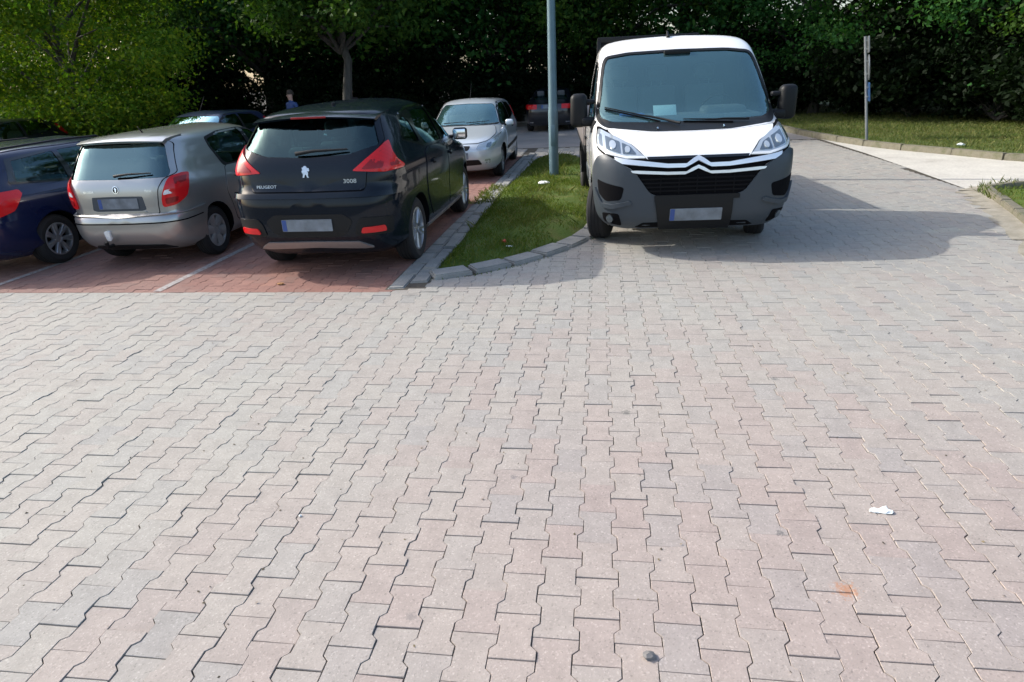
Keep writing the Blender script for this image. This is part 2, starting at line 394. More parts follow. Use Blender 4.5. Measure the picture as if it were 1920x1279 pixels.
def text_mesh(s, size):
    cu = bpy.data.curves.new('lettering', 'FONT'); cu.body = s; cu.size = size; cu.extrude = 0.0; cu.align_x = 'CENTER'; cu.align_y = 'CENTER'
    cu.resolution_u = 3
    ob = bpy.data.objects.new('lettering', cu); COL.objects.link(ob)
    bpy.context.view_layer.update(); dg = bpy.context.evaluated_depsgraph_get()
    me = bpy.data.meshes.new_from_object(ob.evaluated_get(dg), depsgraph=dg)
    bpy.data.objects.remove(ob); bpy.data.curves.remove(cu)
    return me

# ------------------------------------------------------------------ ground, paving, kerbs
PX, PY = 0.1425, 0.202            # column spacing and length of one bone-shaped paver
HA = 0.0824; HB = PX - HA         # half width at the heads and at the waist
YB = 19*PY                        # grey paving meets the red bays
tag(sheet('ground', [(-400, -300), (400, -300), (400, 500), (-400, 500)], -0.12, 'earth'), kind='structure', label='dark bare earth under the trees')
yard = tag(sheet('paved_yard', [(-30, -12), (30, -12), (30, 8), (5.6, 8), (5.6, 16.4), (5.3, 24.5), (-30, 24.5)], -0.0075, 'joint_sand'), kind='structure', label='pinkish grey yard of interlocking bone-shaped pavers')
bays = tag(sheet('parking_bays', [(-14.5, YB), (-2.1, YB), (-1.95, 14.5), (-14.5, 14.5)], -0.0055, 'joint_sand'), kind='structure', label='red paved parking bays under the parked cars')
tag(sheet('far_road', [(-30, 16.3), (5.6, 16.3), (5.35, 24.4), (-30, 24.4)], -0.003, 'road_far'), kind='structure', label='grey road running past the far end of the parking bays')
tag(sheet('concrete_road', [(5.46, 16.6), (5.42, 13.0), (5.33, 10.9), (5.2, 8.58), (6.3, 8.6), (9.0, 8.2), (22, 6.5), (22, 12), (9, 10.6), (7.5, 11.1), (6.95, 12.2), (6.1, 13.8), (5.65, 15.5)], 0.004, 'concrete'), kind='structure', label='pale concrete road between verge and grey paving')

# island outline (grass between bays and the van)
ISL_R = [(-1.76, 4.42), (-1.37, 4.72), (-0.86, 5.22), (-0.38, 6.05), (-0.22, 7.2), (-0.2, 10.5), (-0.35, 13.0), (-0.8, 14.0)]
ISL_L = [(-1.35, 14.15), (-1.62, 13.4), (-1.78, 9.0), (-1.80, 6.5), (-1.80, 4.6)]
ISL = ISL_R + ISL_L
def inside(x, y, poly):
    c = False; n = len(poly); j = n-1
    for i in range(n):
        xi, yi = poly[i]; xj, yj = poly[j]
        if (yi > y) != (yj > y) and x < (xj-xi)*(y-yi)/(yj-yi)+xi: c = not c
        j = i
    return c
def in_np(X, Y, poly):
    c = np.zeros(X.shape, bool); n = len(poly); j = n-1
    for i in range(n):
        xi, yi = poly[i]; xj, yj = poly[j]
        cond = ((yi > Y) != (yj > Y))
        with np.errstate(divide='ignore', invalid='ignore'):
            t = X < (xj-xi)*(Y-yi)/((yj-yi) if yj != yi else 1e-9)+xi
        c ^= cond & t; j = i
    return c

def paver_outline(mode):
    P = PY
    full = [(HA, 0), (HA, .2*P), (HB, .3*P), (HB, .7*P), (HA, .8*P), (HA, P)]
    if mode == 1: full = [(HA, 0), (HA, .2*P), (HB, .3*P), (HB, .5*P)]
    if mode == 2: full = [(HB, .5*P), (HB, .7*P), (HA, .8*P), (HA, P)]
    return np.array(full)
def ring(prof, g):
    y0, y1 = prof[0, 1], prof[-1, 1]
    r = prof.copy(); r[:, 0] -= g
    r[0, 1] = y0+g; r[-1, 1] = y1-g
    l = r[::-1].copy(); l[:, 0] *= -1
    return np.vstack([r, l])
PAVER = {}
for mode in (0, 1, 2):
    pr = paver_outline(mode)
    top = ring(pr, 0.0027); mid = ring(pr, 0.0016); k = len(top)
    V = np.vstack([np.c_[top, np.zeros(k)], np.c_[mid, np.full(k, -0.0022)], np.c_[mid, np.full(k, -0.012)]])
    Fq = []
    for lv in (0, 1):
        for i in range(k):
            j = (i+1) % k; Fq.append((lv*k+j, lv*k+i, (lv+1)*k+i, (lv+1)*k+j))
    PAVER[mode] = (V, [tuple(range(k))]+Fq)
def paver_mesh(name, items, mat, seed):
    """items: (x, y0, mode); every paver sits a hair high, low or tilted"""
    r = np.random.default_rng(seed); verts = []; loops = []; counts = []; base = 0
    for (x, y, mode) in items:
        V, Fs = PAVER[mode]
        W = V.copy(); sc = 0.0011
        W[:, 2] += r.normal(0, sc) + W[:, 0]*r.normal(0, 0.008) + (W[:, 1]-PY/2)*r.normal(0, 0.008)
        a = r.normal(0, 0.005); dx, dy = r.normal(0, 0.0006, 2)
        X = W[:, 0]*math.cos(a)-(W[:, 1]-PY/2)*math.sin(a); Y = W[:, 0]*math.sin(a)+(W[:, 1]-PY/2)*math.cos(a)+PY/2
        W[:, 0] = X+x+dx; W[:, 1] = Y+y+dy
        verts.append(W)
        for f in Fs:
            loops.extend(i+base for i in f); counts.append(len(f))
        base += len(W)
    V = np.vstack(verts); me = bpy.data.meshes.new(name)
    me.vertices.add(len(V)); me.vertices.foreach_set('co', V.astype(np.float32).ravel())
    me.loops.add(len(loops)); me.loops.foreach_set('vertex_index', np.array(loops, np.int32))
    st = np.r_[0, np.cumsum(counts)[:-1]]
    me.polygons.add(len(counts)); me.polygons.foreach_set('loop_start', st.astype(np.int32)); me.polygons.foreach_set('loop_total', np.array(counts, np.int32))
    me.polygons.foreach_set('use_smooth', np.zeros(len(counts), bool)); me.update(calc_edges=True); me.validate()
    me.materials.append(M[mat]); return me
grey, red = [], []
CONC_EDGE = [(8.3, 5.16), (8.58, 5.2), (10.9, 5.33), (13.0, 5.42), (16.6, 5.46)]
def conc_x(y):
    return float(np.interp(y, [c[0] for c in CONC_EDGE], [c[1] for c in CONC_EDGE]))
GP = [(5.45, 8.46), (5.16, 7.6), (4.88, 6.55), (4.11, 4.2), (3.61, 2.2), (3.33, 0), (3.23, -6), (20, -6), (20, 6.2), (9, 7.9), (6.2, 8.45)]     # grass patch on the right
for c in range(-110, 40):
    x = c*PX; half = (c % 2) != 0
    for n in range(-9, 80):
        y = (n - (0.5 if half else 0))*PY; yc = y+PY/2
        u, v, z = to_px((x, yc, 0))
        if z < 0.1 or not (-130 < u < 2050 and 150 < v < 1500): continue
        if -2.2 < x < 0 and (inside(x, yc, ISL) or (x < -1.82 and yc > YB+0.15)): 
            if inside(x, y, ISL) and inside(x, y+PY, ISL): continue
            if x < -1.82: 
                if x > -2.12: continue
        if yc > 8.2 and x > conc_x(yc)-0.05: continue
        if x > 3 and inside(x, yc, GP): continue
        if yc > 16.4: continue
        if x < -2.1 and y > YB-0.01 and yc < 14.5: red.append((x, y, 0))
        elif x < -2.1 and y < YB-0.01 and y+PY > YB+0.01:
            grey.append((x, y, 1)); red.append((x, y, 2))
        else: grey.append((x, y, 0))
def split_near(items, k):
    def size(it):
        u, v, z = to_px((it[0], it[1]+PY/2, 0))
        vis = (-20 < u < 1940 and v < 1300)
        return (0 if vis and it[2] == 0 else 1, z)
    s = sorted(items, key=size); return s[:k], s[k:]
def paver_objects(items, parent, mat, seed):
    me = []
    for q in range(4):
        V, Fs = PAVER[0]; r = np.random.default_rng(seed+q)
        W = V.copy(); W[:, 1] -= PY/2; W[:, 2] += W[:, 0]*r.normal(0, 0.008)+W[:, 1]*r.normal(0, 0.008)
        m = mesh_py('paver', W, Fs); m.materials.append(M[mat]); me.append(m)
    r = np.random.default_rng(seed+9)
    for i, (x, y, mode) in enumerate(items):
        o = link('paver', me[i % 4], None, parent)
        o.location = (x+r.normal(0, .0006), y+PY/2+r.normal(0, .0006), r.normal(0, .0011)); o.rotation_euler = (0, 0, r.normal(0, .005)+(math.pi if r.random() < .5 else 0))
near, far = split_near(grey, 300)
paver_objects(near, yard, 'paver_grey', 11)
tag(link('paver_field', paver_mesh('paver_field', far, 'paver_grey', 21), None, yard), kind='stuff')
near, far = split_near(red, 300)
paver_objects(near, bays, 'paver_red', 31)
tag(link('paver_field', paver_mesh('paver_field', far, 'paver_red', 41), None, bays), kind='stuff')
# worn bay lines painted over the red pavers
def strip(name, x, y0, y1, w, lab):
    n = 40; vs_ = []; fs = []
    for i in range(n+1):
        y = y0+(y1-y0)*i/n; j = rng.normal(0, 0.003, 2)
        vs_ += [(x-w/2+j[0], y, 0.0042), (x+w/2+j[1], y, 0.0042)]
        if i: fs.append((2*i-2, 2*i-1, 2*i+1, 2*i))
    return tag(link(name, mesh_py(name, vs_, fs), 'line_paint', bays))
for x in (-4.5, -6.52, -9.0, -11.5): strip('bay_line', x, YB+0.02, 14.2, 0.085, '')

# flush slabs along the bays, and the curved kerb of the island
def stone_bm(bm, quad, z0, z1, bev=0.012):
    b = bmesh.new()
    prism(b, [(x, y, z0) for x, y in quad], [(x, y, z1) for x, y in quad])
    bmesh.ops.recalc_face_normals(b, faces=b.faces)
    es = [e for e in b.edges if all(v.co.z > z1-1e-4 for v in e.verts)]
    bmesh.ops.bevel(b, geom=es, offset=bev, segments=2, affect='EDGES')
    return b
def stone(name, quad, z0, z1, mat, parent, bev=0.012):
    me = bm_mesh(name, stone_bm(None, quad, z0, z1, bev), 50)
    return link(name, me, mat, parent)
slabs = tag(link('slab_strip', mesh_py('slab_strip', [(-2.16, 3.9, 0.0005), (-1.76, 3.9, 0.0005), (-1.76, 14.4, 0.0005), (-2.0, 14.4, 0.0005)], [(0, 1, 2, 3)]), 'joint_sand'), kind='structure', label='strip of weathered grey slabs along the red bays')
y = 3.92
while y < 14.2:
    l = 0.36+rng.random()*0.10; sk = rng.normal(0, 0.012)
    xl = -2.14+0.014*(y-4); xm_ = -1.97+0.010*(y-4)+rng.normal(0, .01); xr_ = -1.80+0.008*(y-4)
    stone('slab', [(xl, y), (xm_-.008, y+sk), (xm_-.008, y+l-.016+sk), (xl, y+l-.016)], -0.02, 0.012+rng.random()*0.012, 'kerbstone', slabs)
    o2 = 0.13+rng.random()*.1
    stone('slab', [(xm_+.008, y+o2), (xr_, y+o2+sk), (xr_, y+o2+l-.016), (xm_+.008, y+o2+l-.016+sk)], -0.02, 0.02+rng.random()*0.025, 'kerbstone', slabs)
    y += l
kerb = tag(link('island_kerb', mesh_py('island_kerb', [(*p, 0.0015) for p in [(-1.95, 4.02), (-1.35, 4.38), (-0.75, 4.95), (-0.2, 5.95), (-0.5, 6.2), (-1.0, 5.45), (-1.45, 4.9), (-1.85, 4.6)]], [(0, 1, 2, 3, 4, 5, 6, 7)]), 'joint_sand'), kind='structure', label='curved kerb of grey stones round the grass island tip')
# centreline of the curved kerb, sampled by arc length
kp = [Vector((-1.82, 4.28, 0)), Vector((-1.33, 4.56, 0)), Vector((-0.80, 5.08, 0)), Vector((-0.34, 5.88, 0)), Vector((-0.14, 6.9, 0)), Vector((-0.10, 8.5, 0)), Vector((-0.10, 10.5, 0)), Vector((-0.25, 13.0, 0)), Vector((-0.75, 14.15, 0)), Vector((-1.4, 14.3, 0))]
def catmull(P, n=24):
    out = []
    for i in range(len(P)-1):
        p0, p1, p2, p3 = P[max(i-1, 0)], P[i], P[i+1], P[min(i+2, len(P)-1)]
        for k in range(n):
            t = k/n; out.append(0.5*((2*p1)+(p2-p0)*t+(2*p0-5*p1+4*p2-p3)*t*t+(3*p1-p0-3*p2+p3)*t**3))
    out.append(P[-1]); return out
kc = catmull(kp); kl = [0.0]
for a, b_ in zip(kc, kc[1:]): kl.append(kl[-1]+(b_-a).length)
def kat(s):
    s = max(0, min(kl[-1]-1e-4, s)); i = max(j for j in range(len(kl)) if kl[j] <= s); i = min(i, len(kc)-2)
    t = (s-kl[i])/max(1e-6, kl[i+1]-kl[i]); p = kc[i].lerp(kc[i+1], t); d = (kc[i+1]-kc[i]).normalized()
    return p, Vector((-d.y, d.x, 0))
s = 0.03
while s < kl[-1]-0.42:
    l = 0.36+rng.random()*0.05; (p, n1), (q, n2) = kat(s), kat(s+l)
    w = 0.115+rng.random()*.012
    a, b_, c_, d_ = p-n1*w, q-n2*w, q+n2*w, p+n1*w
    stone('kerbstone', [(a.x, a.y), (b_.x, b_.y), (c_.x, c_.y), (d_.x, d_.y)], -0.05, 0.035+rng.random()*.02, 'kerbstone', kerb, 0.015)
    s += l+0.032+rng.random()*.02

# island soil and right-hand grass patch
def mound(name, poly, h, mat, edge=0.25, step=0.18):
    xs = [p[0] for p in poly]; ys = [p[1] for p in poly]
    bm = bmesh.new(); f = bm.faces.new([bm.verts.new((x, y, 0)) for x, y in poly])
    bmesh.ops.triangulate(bm, faces=[f])
    for ax, lo, hi in ((0, min(xs), max(xs)), (1, min(ys), max(ys))):
        v = lo+step
        while v < hi:
            co = [0, 0, 0]; co[ax] = v; no = [0, 0, 0]; no[ax] = 1
            bmesh.ops.bisect_plane(bm, geom=bm.verts[:]+bm.edges[:]+bm.faces[:], plane_co=co, plane_no=no); v += step
    def dist(x, y):
        best = 9
        for i in range(len(poly)):
            a, b2 = Vector(poly[i-1]), Vector(poly[i]); p = Vector((x, y)); ab = b2-a
            t = max(0, min(1, (p-a).dot(ab)/ab.length_squared)); best = min(best, (p-a-ab*t).length)
        return best
    for v in bm.verts:
        d = min(1, dist(v.co.x, v.co.y)/edge)
        v.co.z = 0.012+h*d*(2-d)+0.012*math.sin(v.co.x*7)*math.sin(v.co.y*5)*d
    me = bm_mesh(name, bm, 60)
    if sum(p.normal.z for p in me.polygons) < 0: me.flip_normals()
    return link(name, me, mat)
tag(mound('island_soil', ISL, 0.07, 'turf'), kind='structure', label='low grassy mound of the island beside the bays')
tag(mound('patch_soil', GP, 0.06, 'turf', step=0.5), kind='structure', label='grass covered ground right of the grey paving')
# verge with its kerb beside the concrete road
VK = [(5.05, 24.3), (5.3, 18.3), (5.62, 15.6), (6.05, 13.85), (6.9, 12.25), (7.5, 11.2), (9, 10.7), (22, 12.1)]
VB = [(40, 16), (40, 60), (5.2, 60), (5.0, 24.5)]
def verge():
    poly = VK+VB
    bm = bmesh.new(); f = bm.faces.new([bm.verts.new((x, y, 0.10)) for x, y in poly]); bmesh.ops.triangulate(bm, faces=[f])
    me = bm_mesh('verge', bm)
    if sum(p.normal.z for p in me.polygons) < 0: me.flip_normals()
    return link('verge', me, 'turf_dry')
tag(verge(), kind='structure', label='strip of dry grass between concrete road and dark trees')
vk = tag(link('verge_kerb', mesh_py('verge_kerb', [(5.0, 24.4, 0.002), (5.15, 24.4, 0.002), (5.15, 24.6, 0.002), (5.0, 24.6, 0.002)], [(0, 1, 2, 3)]), 'joint_sand'), kind='structure', label='low weathered kerb along the dry grass verge')
vc = catmull([Vector((*p, 0)) for p in VK], 10); acc = 0; last = vc[0]; run = [vc[0]]
segs = []
for p in vc[1:]:
    run.append(p)
    if (p-run[0]).length > 0.95: segs.append((run[0], p)); run = [p]
for a, b_ in segs:
    if a.x > 14: break
    d = (b_-a).normalized(); n = Vector((-d.y, d.x, 0)); a2, b2 = a+d*.008, b_-d*.008
    q = [a2-n*.075, b2-n*.075, b2+n*.075, a2+n*.075]
    stone('kerbstone', [(v.x, v.y) for v in q], -0.05, 0.125+rng.random()*.012, 'kerb_old', vk, 0.015)
# kerb of the right-hand patch
gk = tag(link('patch_kerb', mesh_py('patch_kerb', [(5.25, 8.3, 0.0062), (5.5, 8.3, 0.0062), (5.5, 8.6, 0.0062), (5.25, 8.6, 0.0062)], [(0, 1, 2, 3)]), 'sand'), kind='structure', label='sand covered kerb along the grass patch')
gp = catmull([Vector(p) for p in [(6.9, 8.42, 0), (5.95, 8.56, 0), (5.42, 8.45, 0), (5.12, 7.6, 0), (4.82, 6.55, 0), (4.05, 4.2, 0), (3.55, 2.2, 0), (3.27, 0, 0), (3.17, -3, 0), (3.15, -6, 0)]], 10); run = [gp[0]]
for p in gp[1:]:
    run.append(p)
    if (p-run[0]).length > 0.5:
        a, b_ = run[0], p; d = (b_-a).normalized(); n = Vector((-d.y, d.x, 0)); a2, b2 = a+d*.006, b_-d*.006
        q = [a2-n*.06, b2-n*.06, b2+n*.06, a2+n*.06]
        stone('kerbstone', [(v.x, v.y) for v in q], -0.05, 0.085+rng.random()*.015, 'kerb_old', gk, 0.012); run = [p]
# sand washed against that kerb
def sand_drift():
    vs_ = []; fs = []; n = 110
    for i in range(n+1):
        t = i/n; p = gp[int(t*(len(gp)-1))]; d = (gp[min(len(gp)-1, int(t*(len(gp)-1))+1)]-gp[max(0, int(t*(len(gp)-1))-1)]).normalized(); nn = Vector((d.y, -d.x, 0))
        w = 0.16+0.14*abs(math.sin(i*0.9))+0.1*rng.random()
        a = p+nn*0.03; b_ = p+nn*w
        if i == 0 and nn.x > 0: pass
        vs_ += [(a.x, a.y, 0.022), (b_.x, b_.y, 0.0045)]
        if i: fs.append((2*i-2, 2*i-1, 2*i+1, 2*i))
    me = mesh_py('sand_drift', vs_, fs)
    if sum(p.normal.z for p in me.polygons) < 0: me.flip_normals()
    tag(link('sand_drift', me, 'sand'), kind='stuff', label='pale sand washed along the kerb of the grass patch', cat='sand')
sand_drift()

# ------------------------------------------------------------------ vehicles: bodies are stacks of rounded plan outlines
def pchip(pts):
    x = np.array([p[0] for p in pts], float); y = np.array([p[1] for p in pts], float)
    h = np.diff(x); d = np.diff(y)/h; m = np.zeros(len(x))
    for i in range(1, len(x)-1):
        if d[i-1]*d[i] > 0:
            w1, w2 = 2*h[i]+h[i-1], h[i]+2*h[i-1]; m[i] = (w1+w2)/(w1/d[i-1]+w2/d[i])
    m[0], m[-1] = d[0], d[-1]
    def f(v):
        v = min(max(v, x[0]), x[-1]); i = min(max(int(np.searchsorted(x, v))-1, 0), len(x)-2)
        t = (v-x[i])/h[i]
        return ((1+2*t)*(1-t)**2*y[i]+t*(1-t)**2*h[i]*m[i]+t*t*(3-2*t)*y[i+1]+t*t*(t-1)*h[i]*m[i+1])
    return f
class Hull:
    def __init__(s, xr, xf, w, nr, nf, z0, z1):
        s.fr, s.ff, s.fw, s.fnr, s.fnf = map(pchip, (xr, xf, w, nr, nf)); s.z0, s.z1 = z0, z1; s.c = {}
    def ev(s, z):
        k = round(z, 4)
        if k not in s.c:
            a, b_ = s.fr(z), s.ff(z); s.c[k] = ((a+b_)/2, (b_-a)/2, s.fw(z), s.fnr(z), s.fnf(z))
        return s.c[k]
    def side(s, x, z, sg):
        xm, a, w, nr, nf = s.ev(z); n = nr if x < xm else nf
        q = min(abs(x-xm)/a, 0.9995); return Vector((x, sg*w*(1-q**n)**(1/n), z))
    def end(s, y, z, front):
        xm, a, w, nr, nf = s.ev(z); n = nf if front else nr
        q = min(abs(y)/w, 0.9995); return Vector((xm+(a if front else -a)*(1-q**n)**(1/n), y, z))
    def wrap(s, d, z, front):
        """distance d round the outline from the middle of the rear (or front); positive runs to the right side (y<0)"""
        xm, a, w, nr, nf = s.ev(z); n = nf if front else nr; sg = -1 if d >= 0 else 1
        key = ('w', round(z, 3), front)
        if key not in s.c:
            qd = 2**(-1/n); q = np.linspace(0, qd, 60); p = np.linspace(qd, 0.0, 60)[1:]
            yy = np.r_[q*w, w*(1-p**n)**(1/n)]; xx = np.r_[a*(1-q**n)**(1/n), p*a]
            L_ = np.r_[0, np.cumsum(np.hypot(np.diff(xx), np.diff(yy)))]; s.c[key] = (L_, xx, yy)
        L_, xx, yy = s.c[key]
        return Vector((xm+(1 if front else -1)*np.interp(abs(d), L_, xx), sg*np.interp(abs(d), L_, yy), z))
    def F(s, x, y, z):
        xm, a, w, nr, nf = s.ev(z); n = nr if x < xm else nf
        return (abs(x-xm)/a)**n+(abs(y)/w)**n
    def normal(s, p):
        e = 2e-3; x, y, z = p; zz = min(max(z, s.z0+e*1.1), s.z1-e*1.1)
        g = Vector((s.F(x+e, y, zz)-s.F(x-e, y, zz), s.F(x, y+e, zz)-s.F(x, y-e, zz), s.F(x, y, zz+e)-s.F(x, y, zz-e)))
        return g.normalized() if g.length > 1e-9 else Vector((0, 0, 1))
    def mesh(s, name, inset=0.0, z0=None, z1=None, nz=60, mat=None, zs=None):
        z0 = s.z0 if z0 is None else z0; z1 = s.z1-1e-4 if z1 is None else z1
        if zs is None: zs = np.linspace(z0, z1, nz)
        verts = []; NE, NS = 9, 13
        for z in zs:
            zi = min(z+inset, s.z1-1e-4) if inset else z
            xm, a, w, nr, nf = s.ev(zi); a -= inset; w = max(w-inset, 0.03); a = max(a, 0.05); ring_ = []
            for sx, sy in ((1, 1), (-1, 1), (-1, -1), (1, -1)):
                n = nf if sx > 0 else nr; qd = 2**(-1/n)
                e = [(a*(1-q**n)**(1/n), q*w) for q in np.linspace(0, qd, NE)]
                sd_ = [(p*a, w*(1-p**n)**(1/n)) for p in np.linspace(qd, 0, NS)[1:]]
                pts = e+sd_
                pts = [(sx*px_+xm, sy*py_) for px_, py_ in pts]
                if sx*sy < 0: pts = pts[::-1]
                ring_ += pts[:-1]
            verts.append(ring_)
        k = len(verts[0]); V = [(x, y, z) for ring_, z in zip(verts, zs) for x, y in ring_]; Fs = []
        for i in range(len(zs)-1):
            for j in range(k): Fs.append((i*k+j, i*k+(j+1) % k, (i+1)*k+(j+1) % k, (i+1)*k+j))
        V.append((s.ev(zs[0])[0], 0, zs[0])); V.append((s.ev(zs[-1])[0], 0, zs[-1]+1e-4)); b0, b1 = len(V)-2, len(V)-1
        for j in range(k):
            Fs.append(((j+1) % k, j, b0)); Fs.append(((len(zs)-1)*k+j, (len(zs)-1)*k+(j+1) % k, b1))
        me = mesh_py(name, V, Fs)
        if mat: me.materials.append(M[mat])
        return me

class Vehicle:
    def __init__(s, name, hull, loc, rz, body_mat, label, cat, group=None):
        s.h = hull; s.root = tag(empty(name, loc, rz), label, cat, group); s.mat = body_mat; s.cut = []
    def mp(s, mode, sg=1):
        h = s.h
        if mode == 'side': return lambda u, v: h.side(u, v, sg)
        if mode == 'rear': return lambda u, v: h.end(u*sg, v, False)
        if mode == 'front': return lambda u, v: h.end(u*sg, v, True)
        if mode == 'rwrap': return lambda u, v: h.wrap(u*sg, v, False)
        if mode == 'fwrap': return lambda u, v: h.wrap(u*sg, v, True)
    def patch(s, name, poly, mode, mat, off=0.004, thick=0.012, sg=1, parent=None, r=0.02, step=0.07, cut=None, ang=40, bulge=0.0):
        if r: poly = round_poly(poly, r)
        us = [p[0] for p in poly]; vs_ = [p[1] for p in poly]
        bm = bmesh.new(); f = bm.faces.new([bm.verts.new((u, v, 0)) for u, v in poly])
        bmesh.ops.triangulate(bm, faces=[f])
        for ax, lo, hi in ((0, min(us), max(us)), (1, min(vs_), max(vs_))):
            n = max(1, int(math.ceil((hi-lo)/step)))
            for i in range(1, n):
                co = [0, 0, 0]; co[ax] = lo+(hi-lo)*i/n; no = [0, 0, 0]; no[ax] = 1
                bmesh.ops.bisect_plane(bm, geom=bm.verts[:]+bm.edges[:]+bm.faces[:], plane_co=co, plane_no=no, dist=1e-5)
        bm.verts.ensure_lookup_table(); bm.verts.index_update()
        mp = s.mp(mode, sg); top = []; bot = []
        uc, vc_ = (min(us)+max(us))/2, (min(vs_)+max(vs_))/2; du, dv = (max(us)-min(us))/2, (max(vs_)-min(vs_))/2
        for v in bm.verts:
            p = mp(v.co.x, v.co.y); n = s.h.normal(p)
            bl = bulge*max(0, 1-((v.co.x-uc)/du)**2)*max(0, 1-((v.co.y-vc_)/dv)**2)
            top.append(p+n*(off+bl)); bot.append(p+n*(off-thick))
        k = len(top); fs = [tuple(v.index for v in f.verts) for f in bm.faces]
        be = [(e.verts[0].index, e.verts[1].index) for e in bm.edges if len(e.link_faces) == 1]
        bm.free()
        out = bmesh.new(); V = [out.verts.new(p) for p in top+bot]
        for f in fs:
            try: out.faces.new([V[i] for i in f]); out.faces.new([V[i+k] for i in f[::-1]])
            except ValueError: pass
        for a, b_ in be:
            try: out.faces.new((V[a], V[b_], V[b_+k], V[a+k]))
            except ValueError: pass
        me = bm_mesh(name, out)
        o = link(name, me, mat, parent or s.root)
        if cut: boolean(o, cut)
        smooth(o.data, ang)
        return o
    def panel(s, name, poly, mode, mat=None, sg=1, r=0.05, gap=0.011, cut=None, parent=None, off=0.0075, step=0.06):
        """body panel with a dark shut line round it"""
        mat = mat or s.mat
        cx = sum(p[0] for p in poly)/len(poly); cz = sum(p[1] for p in poly)/len(poly)
        big = []
        n = len(poly); area = sum(poly[i-1][0]*poly[i][1]-poly[i][0]*poly[i-1][1] for i in range(n)); sgn = 1 if area > 0 else -1
        for i in range(n):
            a, b_, c_ = Vector(poly[i-1]), Vector(poly[i]), Vector(poly[(i+1) % n])
            d1, d2 = (b_-a).normalized(), (c_-b_).normalized(); n1, n2 = Vector((d1.y, -d1.x))*sgn, Vector((d2.y, -d2.x))*sgn
            m = (n1+n2); m = m/max(0.4, m.length_squared)*2 if m.length > 1e-6 else n1
            big.append(tuple(b_+m*gap*0.5*1.0+n1*0))
        p = s.patch(name, poly, mode, mat, off, 0.014, sg, parent, r, step, cut)
        s.patch('shut_line', big, mode, 'seam', 0.0008, 0.006, sg, p, r, step, cut)
        return p
    def text(s, name, body, size, mode, u0, v0, mat, sg_u=1, off=0.007, parent=None, sx=1.0):
        me = text_mesh(body, size); mp = s.mp(mode, 1)
        for v in me.vertices:
            p = mp(u0+sg_u*v.co.x*sx, v0+v.co.y); v.co = p+s.h.normal(p)*off
        me.materials.clear()
        return link(name, me, mat, parent or s.root)
    def disc(s, name, u, v, rad, mode, mat, sg=1, off=0.006, parent=None, th=0.012, bulge=0.0):
        k = 18; return s.patch(name, [(u+rad*math.cos(2*math.pi*i/k), v+rad*math.sin(2*math.pi*i/k)) for i in range(k)], mode, mat, off, th, sg, parent, 0, max(0.02, rad*.7), bulge=bulge)
    def build_body(s, wheels, R, windows, hollow, arch_pad=0.045, arch_in=0.30, name='body'):
        """windows: (poly, mode) openings; hollow: (z0, z1) of the cabin"""
        h = s.h
        zs = np.unique(np.r_[np.linspace(h.z0, h.z1*0.66, 26), np.linspace(h.z1*0.66, h.z1*0.93, 22), h.z1-(np.linspace(1, 0.0, 16)**2)*h.z1*0.07-2e-4])
        b = link(name, h.mesh(name, zs=zs), None, s.root); b.data.materials.append(M[s.mat])
        bm = bmesh.new()
        for wx in wheels:
            for sg in (-1, 1):
                wd = h.side(wx, R, 1).y; prof = [(R+arch_pad, -0.01)]
                k = 30; ra = R+arch_pad
                A = [(wx+ra*math.cos(2*math.pi*i/k), sg*(wd-arch_in), R+ra*math.sin(2*math.pi*i/k)) for i in range(k)]
                B = [(x, sg*(wd+0.25), z) for x, y, z in A]
                prism(bm, A, B)
        arch = link('cut_arch', bm_mesh('cut_arch', bm), 'seam', s.root)
        cab = link('cut_cabin', h.mesh('cut_cabin', inset=0.05, z0=hollow[0], z1=hollow[1], nz=22), 'interior', s.root)
        bm = bmesh.new(); EX = {'rear': None}
        for poly, mode in windows:
            poly = round_poly(poly, 0.03)
            if mode == 'side':
                for sg in (-1, 1): prism(bm, [(x, sg*0.35, z) for x, z in poly], [(x, sg*1.4, z) for x, z in poly])
            else:
                fr = mode == 'front'
                xs_ = [h.end(y, z, fr).x for y, z in poly]; x0, x1 = min(xs_), max(xs_)
                if fr: prism(bm, [(x0-0.22, y, z) for y, z in poly], [(x1+0.3, y, z) for y, z in poly])
                else: prism(bm, [(x1+0.18, y, z) for y, z in poly], [(x0-0.3, y, z) for y, z in poly])
        win = link('cut_window', bm_mesh('cut_window', bm), 'seam', s.root)
        s.cut = [win]
        boolean(cab, [win], 'UNION'); boolean(b, [arch, cab]); smooth(b.data, 32); s.body = b; s._tmp = [arch, cab, win]
        return b
    def pane(s, name, poly, mode, mat, sg=1, off=-0.005):
        c = Vector((sum(p[0] for p in poly)/len(poly), sum(p[1] for p in poly)/len(poly)))
        q = [tuple(c+(Vector(p)-c)*1.012) for p in poly]
        return s.patch(name, q, mode, mat, off, 0.004, sg, None, 0.03, 0.09)
    def done(s):
        for o in s._tmp:
            if o.name in bpy.data.objects: bpy.data.objects.remove(o)

